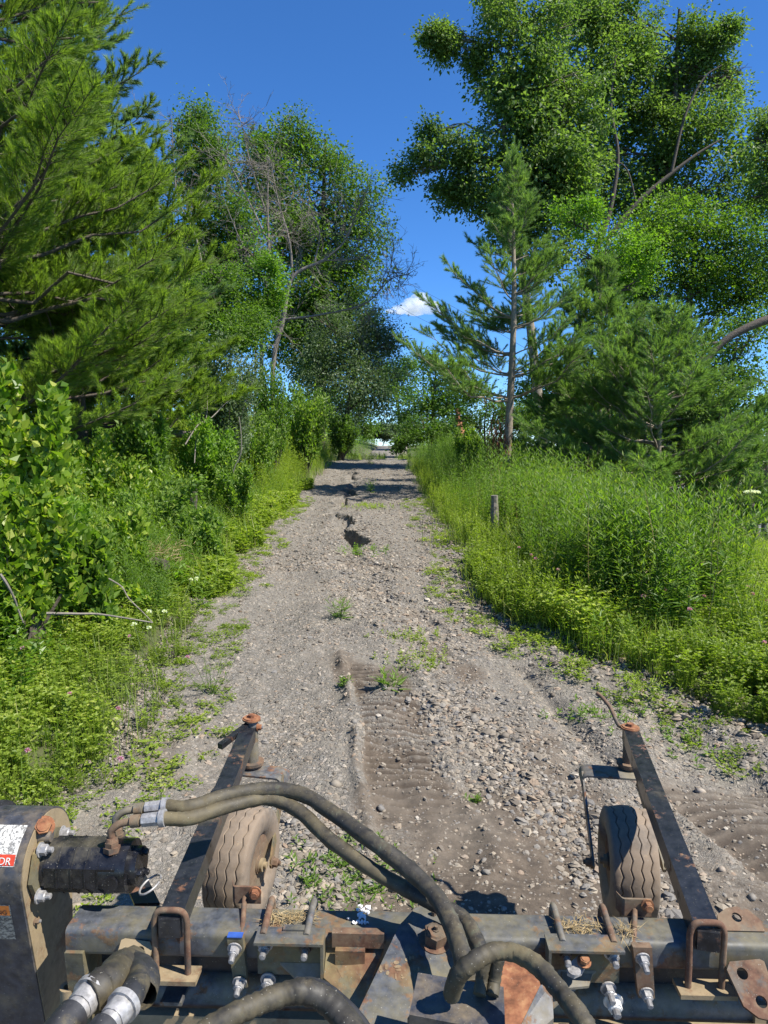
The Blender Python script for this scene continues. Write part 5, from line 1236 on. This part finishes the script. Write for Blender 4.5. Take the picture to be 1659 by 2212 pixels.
# ---- chain case at left
CC1 = (.155, .10, .143); CC2 = (.19, -.40, .085)      # v, w, radius
def case_outline(grow=0):
    pts = []; dv = CC2[0]-CC1[0]; dw = CC2[1]-CC1[1]; L = math.hypot(dv, dw); base_ = math.atan2(dw, dv); al = math.acos((CC1[2]-CC2[2])/L)
    for k in range(25): a = base_+al+(2*math.pi-2*al)*k/24; pts.append((CC1[0]+(CC1[2]+grow)*math.cos(a), CC1[1]+(CC1[2]+grow)*math.sin(a)))
    for k in range(13): a = base_-al+2*al*k/12; pts.append((CC2[0]+(CC2[2]+grow)*math.cos(a), CC2[1]+(CC2[2]+grow)*math.sin(a)))
    return pts
uC = -.985
bm = B(); prism(bm, [MF(uC, v, w) for v, w in case_outline()], -MEX*.155); cs = add('chain_case', bm, 'case', bev=.006, smooth=True)
bm = B(); prism(bm, [MF(uC-.156, v, w) for v, w in case_outline(.014)], -MEX*.03); add('cover_rim', bm, 'rubber', cs, .005, True)
bm = B(); prism(bm, [MF(uC+.003, v, w) for v, w in [(a, b) for a, b in case_outline(-.006)]], -MEX*.004); add('inner_wall', bm, 'tan', cs, .001)
bolt(cs, MF(uC+.01, CC1[0]-.03, CC1[1]+.115), (MEX*.35+MEZ*.6-MEY*.7), .0225, 'orange_rust', sl=0, hl=.022)
bm = B(); p = MF(uC+.02, CC1[0]-.035, CC1[1]+.09); cyl(bm, p-MEX*.03, p+MEX*.015, .024, .014, seg=18); add('boss', bm, 'case', cs, smooth=True)
bolt(cs, MF(uC+.003, CC1[0]-.085, CC1[1]-.13), MEX, .008, 'rust', sl=.004)
def decal(a0, a1, u0, u1, name, mat, r=CC1[2], lift=.0015, parent=cs):
    a = Acc(); k = 14; V = []
    for i in range(k+1):
        t = a0+(a1-a0)*i/k
        if t < 180+16: v, w = CC1[0]+(r+lift)*math.cos(math.radians(t)), CC1[1]+(r+lift)*math.sin(math.radians(t))
        else:
            t0 = math.radians(196); v0, w0 = CC1[0]+(r+lift)*math.cos(t0), CC1[1]+(r+lift)*math.sin(t0); dd = (t-196)*math.pi/180*r; sl_ = Vector((CC2[0]-CC2[2]-(CC1[0]-CC1[2]), CC2[1]-CC1[1])).normalized() if False else None
            dx, dz = (CC2[0]-CC2[2])-(CC1[0]-CC1[2]), CC2[1]-CC1[1]; L = math.hypot(dx, dz); v, w = v0+dx/L*dd, w0+dz/L*dd
        V += [tuple(MF(u0, v, w)), tuple(MF(u1, v, w))]
    F = [(2*i, 2*i+1, 2*i+3, 2*i+2) for i in range(k)]; a.add(V, F); return adda(name, a, mat, parent)
def lettering(body, O, X, Y, h, name, mat, parent):
    cu = bpy.data.curves.new(name, 'FONT'); cu.body = body; cu.size = h; cu.extrude = .0004; ob = bpy.data.objects.new(name, cu); COL.objects.link(ob)
    dg = bpy.context.evaluated_depsgraph_get(); me = bpy.data.meshes.new_from_object(ob.evaluated_get(dg)); bpy.data.objects.remove(ob)
    X = Vector(X).normalized(); Y = Vector(Y); Y = (Y-X*Y.dot(X)).normalized(); Z = X.cross(Y); Mx = Matrix.Translation(-RK.location) @ Matrix((( *[X.x, Y.x, Z.x], O.x), (*[X.y, Y.y, Z.y], O.y), (*[X.z, Y.z, Z.z], O.z), (0, 0, 0, 1)))
    me.transform(Mx); me.materials.clear(); me.materials.append(M[mat]); o = bpy.data.objects.new(name, me); COL.objects.link(o); o.parent = parent; return o
def cpt(t, u, lift=.003):
    if t < 196: a = math.radians(t); return MF(u, CC1[0]+(CC1[2]+lift)*math.cos(a), CC1[1]+(CC1[2]+lift)*math.sin(a))
    a = math.radians(196); dx, dz = (CC2[0]-CC2[2])-(CC1[0]-CC1[2]), CC2[1]-CC1[1]; L = math.hypot(dx, dz); dd = (t-196)*math.pi/180*CC1[2]
    return MF(u, CC1[0]+(CC1[2]+lift)*math.cos(a)+dx/L*dd, CC1[1]+(CC1[2]+lift)*math.sin(a)+dz/L*dd)
m_, t_, p_, o_ = newmat('worn_decal'); tc_ = t_.nodes.new("ShaderNodeTexCoord"); mp_ = t_.nodes.new("ShaderNodeMapping"); mp_.inputs['Scale'].default_value = (40, 6, 60); t_.links.new(tc_.outputs['Object'], mp_.inputs[0])
n_ = noise(t_, 3, 6, .7, vec=mp_.outputs[0]); c__ = ramp(t_, n_, [(.40, (.55, .53, .48)), (.5, (.6, .58, .52)), (.56, (.10, .10, .10)), (.7, (.45, .42, .36))]); t_.links.new(c__, p_.inputs['Base Color']); M['decal'] = m_
m_, t_, p_, o_ = newmat('fine_print'); tc_ = t_.nodes.new("ShaderNodeTexCoord"); mp_ = t_.nodes.new("ShaderNodeMapping"); mp_.inputs['Scale'].default_value = (90, 20, 230); t_.links.new(tc_.outputs['Object'], mp_.inputs[0])
n_ = noise(t_, 1.2, 3, .6, vec=mp_.outputs[0]); c__ = ramp(t_, n_, [(.46, (.30, .29, .25)), (.56, (.06, .06, .06))]); t_.links.new(c__, p_.inputs['Base Color']); M['print'] = m_
decal(112, 156, uC-.145, uC-.02, 'brand_decal', 'decal', lift=.0012, label=None) if False else decal(112, 156, uC-.145, uC-.02, 'brand_decal', 'decal')
dr = decal(144, 155, uC-.070, uC-.022, 'red_panel', 'red', lift=.0022, parent=cs)
lettering('DR', cpt(154, uC-.066, .004), MEX, cpt(144, uC-.066)-cpt(154, uC-.066), .026, 'brand_letters', 'white', cs)
lettering('DR', cpt(138, uC-.135, .004), MEX, cpt(122, uC-.12)-cpt(138, uC-.12), .022, 'brand_outline', 'ink', cs)
decal(199, 246, uC-.15, uC-.035, 'warning_decal', 'print'); decal(200, 213, uC-.148, uC-.038, 'warning_band', 'orange', lift=.0022)
lettering('WARNING', cpt(211, uC-.139, .004), MEX, cpt(200, uC-.12)-cpt(212, uC-.12), .0195, 'warning_letters', 'ink', cs)
# ---- hydraulic motor
mv, mw = .135, .10
def mcyl(name, u0, u1, r, seg, mat, rot=0, parent=None, bev=.004, smooth=True):
    bm = B(); cyl(bm, MF(u0, mv, mw), MF(u1, mv, mw), r, seg=seg, rot=rot); return add(name, bm, mat, parent or RK, bev, smooth)
mo = mcyl('hydraulic_motor', uC+.035, uC+.235, .074, 8, 'motor', math.pi/8)
for k, (a0, a1, r) in enumerate(((.008, .034, .068), (.070, .073, .0765), (.112, .115, .0765), (.150, .153, .0765), (.186, .189, .0765))): mcyl('section_ring', uC+a0, uC+a1, r, 8 if k else 20, 'motor', math.pi/8, mo, .001)
mcyl('end_housing', uC+.189, uC+.262, .072, 24, 'motor', 0, mo, .01)
mcyl('end_cap', uC+.262, uC+.285, .052, 24, 'motor', 0, mo, .01)
for a in (35, 125, 215, 305):
    q = MF(uC+.02, mv+.088*math.cos(math.radians(a)), mw+.088*math.sin(math.radians(a)))
    bolt(mo, q, MEX, .015, 'zinc', sl=.014, name='flange_nut'); bm = B(); cyl(bm, q-MEX*.02, q, .007, seg=10); add('stud', bm, 'rust', mo)
bm = B(); fl = [(mv+.1*math.cos(math.radians(a)), mw+.1*math.sin(math.radians(a))) for a in range(0, 360, 45)]; prism(bm, [MF(uC+.008, v, w) for v, w in fl], MEX*.012); add('motor_flange', bm, 'yellow', mo, .003)
for a in (60, 180, 300): q = MF(uC+.285, mv+.036*math.cos(math.radians(a)), mw+.036*math.sin(math.radians(a))); bolt(mo, q, MEX, .009, 'motor', sl=0, name='cap_screw')
bm = B(); q = MF(uC+.225, mv-.075, mw-.01); cyl(bm, q+MEY*.03, q-MEY*.004, .022, seg=18); add('port_boss', bm, 'motor', mo, .003, True)
# ports, elbows, crimped ends
ports = []
for (pu, pv, ep, e1, e2) in ((uC+.215, mv-.03, (248, 1835), (285, 1795), (322, 1790)), (uC+.200, mv+.035, (243, 1815), (268, 1775), (318, 1772))):
    b0 = MF(pu, pv, mw+.066); bm = B(); cyl(bm, b0-MEZ*.006, b0+MEZ*.010, .024, seg=6); cyl(bm, b0+MEZ*.010, b0+MEZ*.024, .020, seg=6, rot=.3); cyl(bm, b0+MEZ*.024, b0+MEZ*.034, .0175, .014, seg=16); pn = add('port_fitting', bm, 'rust', mo)
    t0 = b0+MEZ*.032; D0 = t0.y; w2 = .0
    c1 = t0+MEZ*.022; c2 = t0+MEZ*.040+MEX*.022+MEY*.004; c3 = t0+MEZ*.046+MEX*.056+MEY*.008
    rod([t0, c1, c2, c3], .0105, 'elbow_tube', 'rust' if pv < mv else 'grey', pn, 20, 14)
    d = (MEX+MEZ*.10+MEY*.06).normalized(); bm = B(); cyl(bm, c3-d*.002, c3+d*.022, .0175, seg=18); cyl(bm, c3+d*.022, c3+d*.03, .013, seg=16); add('collar', bm, 'rust' if pv < mv else 'grey', pn, .001, True)
    bm = B(); cyl(bm, c3+d*.03, c3+d*.078, .0185, .0195, seg=8); add('crimped_ferrule', bm, 'zinc', pn, .002, True)
    bm = B(); cyl(bm, c3+d*.079, c3+d*.094, .0245, seg=22); add('hose_clamp', bm, 'zinc', pn, .001, True); ports.append((c3+d*.08, d))
# hoses
def hose(pts, r, mat, label=None, name='hydraulic_hose', n=90, wr=.05, seg=14, folds=True):
    P = spline(pts, n); s = np.linspace(0, 1, n); rr = (r if isinstance(r, float) else r[0]+(r[1]-r[0])*s)*(1+wr*(fbm(s*34, s*0+len(pts)*9)-.47)*2.2)
    if folds:
        for c in rng.uniform(.1, .95, 7): rr = rr*(1-.10*np.exp(-((s-c)/.006)**2))
    a = Acc(); tube_np(a, P, rr, seg, .5, wob=.035 if mat == 'hose' else .008); return adda(name, a, mat, RK, True, label)
pB, dB = ports[1]; pA, dA = ports[0]
Z = lambda px, py, z: Wz(px, py, z)
hose([pB, Z(410, 1743, .855), Z(494, 1717, .86), Z(578, 1705, .86), Z(650, 1715, .85), Z(720, 1757, .83), Z(800, 1815, .81), Z(880, 1876, .78), Z(940, 1934, .755), Z(980, 2008, .735), Z(1003, 2085, .72), Z(1012, 2125, .70)], (.0205, .0235), 'hose', 'upper sleeved hose arching over the left arm and down to the centre')
hose([pA, Z(410, 1768, .84), Z(494, 1742, .84), Z(578, 1726, .835), Z(645, 1752, .815), Z(710, 1812, .785), Z(800, 1876, .75), Z(880, 1922, .72), Z(940, 1952, .70), Z(1000, 1985, .69), Z(1030, 2035, .68), Z(1048, 2085, .67)], (.0195, .021), 'hose', 'lower sleeved hose running beneath the upper one')
hose([Z(975, 2150, .76), Z(990, 2108, .82), Z(1020, 2080, .85), Z(1065, 2057, .86), Z(1115, 2060, .86), Z(1165, 2090, .86), Z(1205, 2135, .86), Z(1245, 2185, .86), Z(1275, 2232, .85), Z(1300, 2280, .84)], .0185, 'hose', 'hose looping right from the hitch plate to the bottom edge')
for dx in (0, 28): hose([Z(1036+dx, 2150, .74), Z(1040+dx, 2120, .755), Z(1044+dx, 2092, .78), Z(1050+dx, 2070, .80)], .0135, 'hose', n=24, folds=False)
hose([Z(390, 2275, .98), Z(445, 2228, .99), Z(500, 2195, 1.0), Z(565, 2165, 1.0), Z(615, 2148, 1.0), Z(655, 2143, 1.0), Z(695, 2156, .99), Z(730, 2186, .98), Z(765, 2232, .97), Z(790, 2290, .96)], (.0165, .0215), 'hose', 'thick sleeved hose curving across the bottom left of centre', n=70)
hose([Z(640, 2122, .95), Z(690, 2127, .96), Z(735, 2157, .96), Z(780, 2205, .95), Z(815, 2260, .94)], .0085, 'rubber', 'thin black tube beside the thick hose', n=40, folds=False)
for px, py in ((482, 2172), (634, 2124)):
    pass
def hose_end(p0, p1, p2, p3, rs, sleeve, first):
    d = (p1-p0).normalized(); bm = B(); cyl(bm, p0-d*.14, p0, rs*.95, rs*1.0, seg=20); he = add('hose_cuff', bm, 'rubber', bev=.003, smooth=True)
    bm = B(); cyl(bm, p0, p0+d*.018, rs*.72, rs*.8, seg=18); L = (p1-p0).length; n = 10
    add('neck', bm, 'zinc', he, .001, True)
    bm = B(); cyl(bm, p0+d*.014, p1, rs*.88, rs*.95, seg=10); add('crimped_ferrule', bm, 'zinc', he, .003, True)
    bm = B(); cyl(bm, p1, p1+d*.012, rs*1.13, seg=24); add('hose_clamp', bm, 'zinc', he, .002, True)
    return he
a0, a1 = Z(158, 2192, 1.0), Z(192, 2152, 1.0); hose_end(a0, a1, None, None, .026, 'hose', 1)
hose([a1, Z(215, 2135, 1.0), Z(238, 2118, .99), Z(262, 2090, .93), Z(285, 2080, .85)], .029, 'hose', 'brown dusty sleeved hose end at the bottom left', n=30, folds=False)
a0, a1 = Z(228, 2220, 1.0), Z(262, 2178, 1.0); hose_end(a0, a1, None, None, .024, 'rubber', 0)
hose([a1, Z(284, 2150, 1.0), Z(298, 2120, .98), Z(296, 2098, .94), Z(280, 2085, .88)], .021, 'rubber', 'black rubber hose end at the bottom left', n=30, folds=False)
bm = B(); 
a = Acc(); tube_np(a, spline([Z(304, 2150, .96), Z(312, 2120, .955), Z(304, 2098, .93), Z(285, 2088, .90)], 14), .027, 14, .5, caps=False); adda('outer_sleeve', a, 'rubber'); bm.free()
# spring clip near the motor, drawbar plate
p = Z(325, 1925, .62); pts = [p+Vector((.028*math.cos(t), .042*math.sin(t), .02+.012*math.cos(t))) for t in np.linspace(.3, 6.1, 14)]; rod(pts, .0032, 'spring_clip', 'zinc', n=40, seg=8)
bm = B(); prism(bm, [Z(268, 1800, .50), Z(310, 1880, .50), Z(345, 1950, .50), Z(290, 1952, .50), Z(250, 1860, .50)], -MEZ*.01); add('side_skid', bm, 'black', bev=.001)

# the rake is carried raised, its tubes at their true 2-inch size
RSC = .8
RK.location = Vector((RK.location.x*RSC, RK.location.y*RSC, CAMH-(CAMH-RK.location.z)*RSC)); RK.scale = (RSC, RSC, RSC)
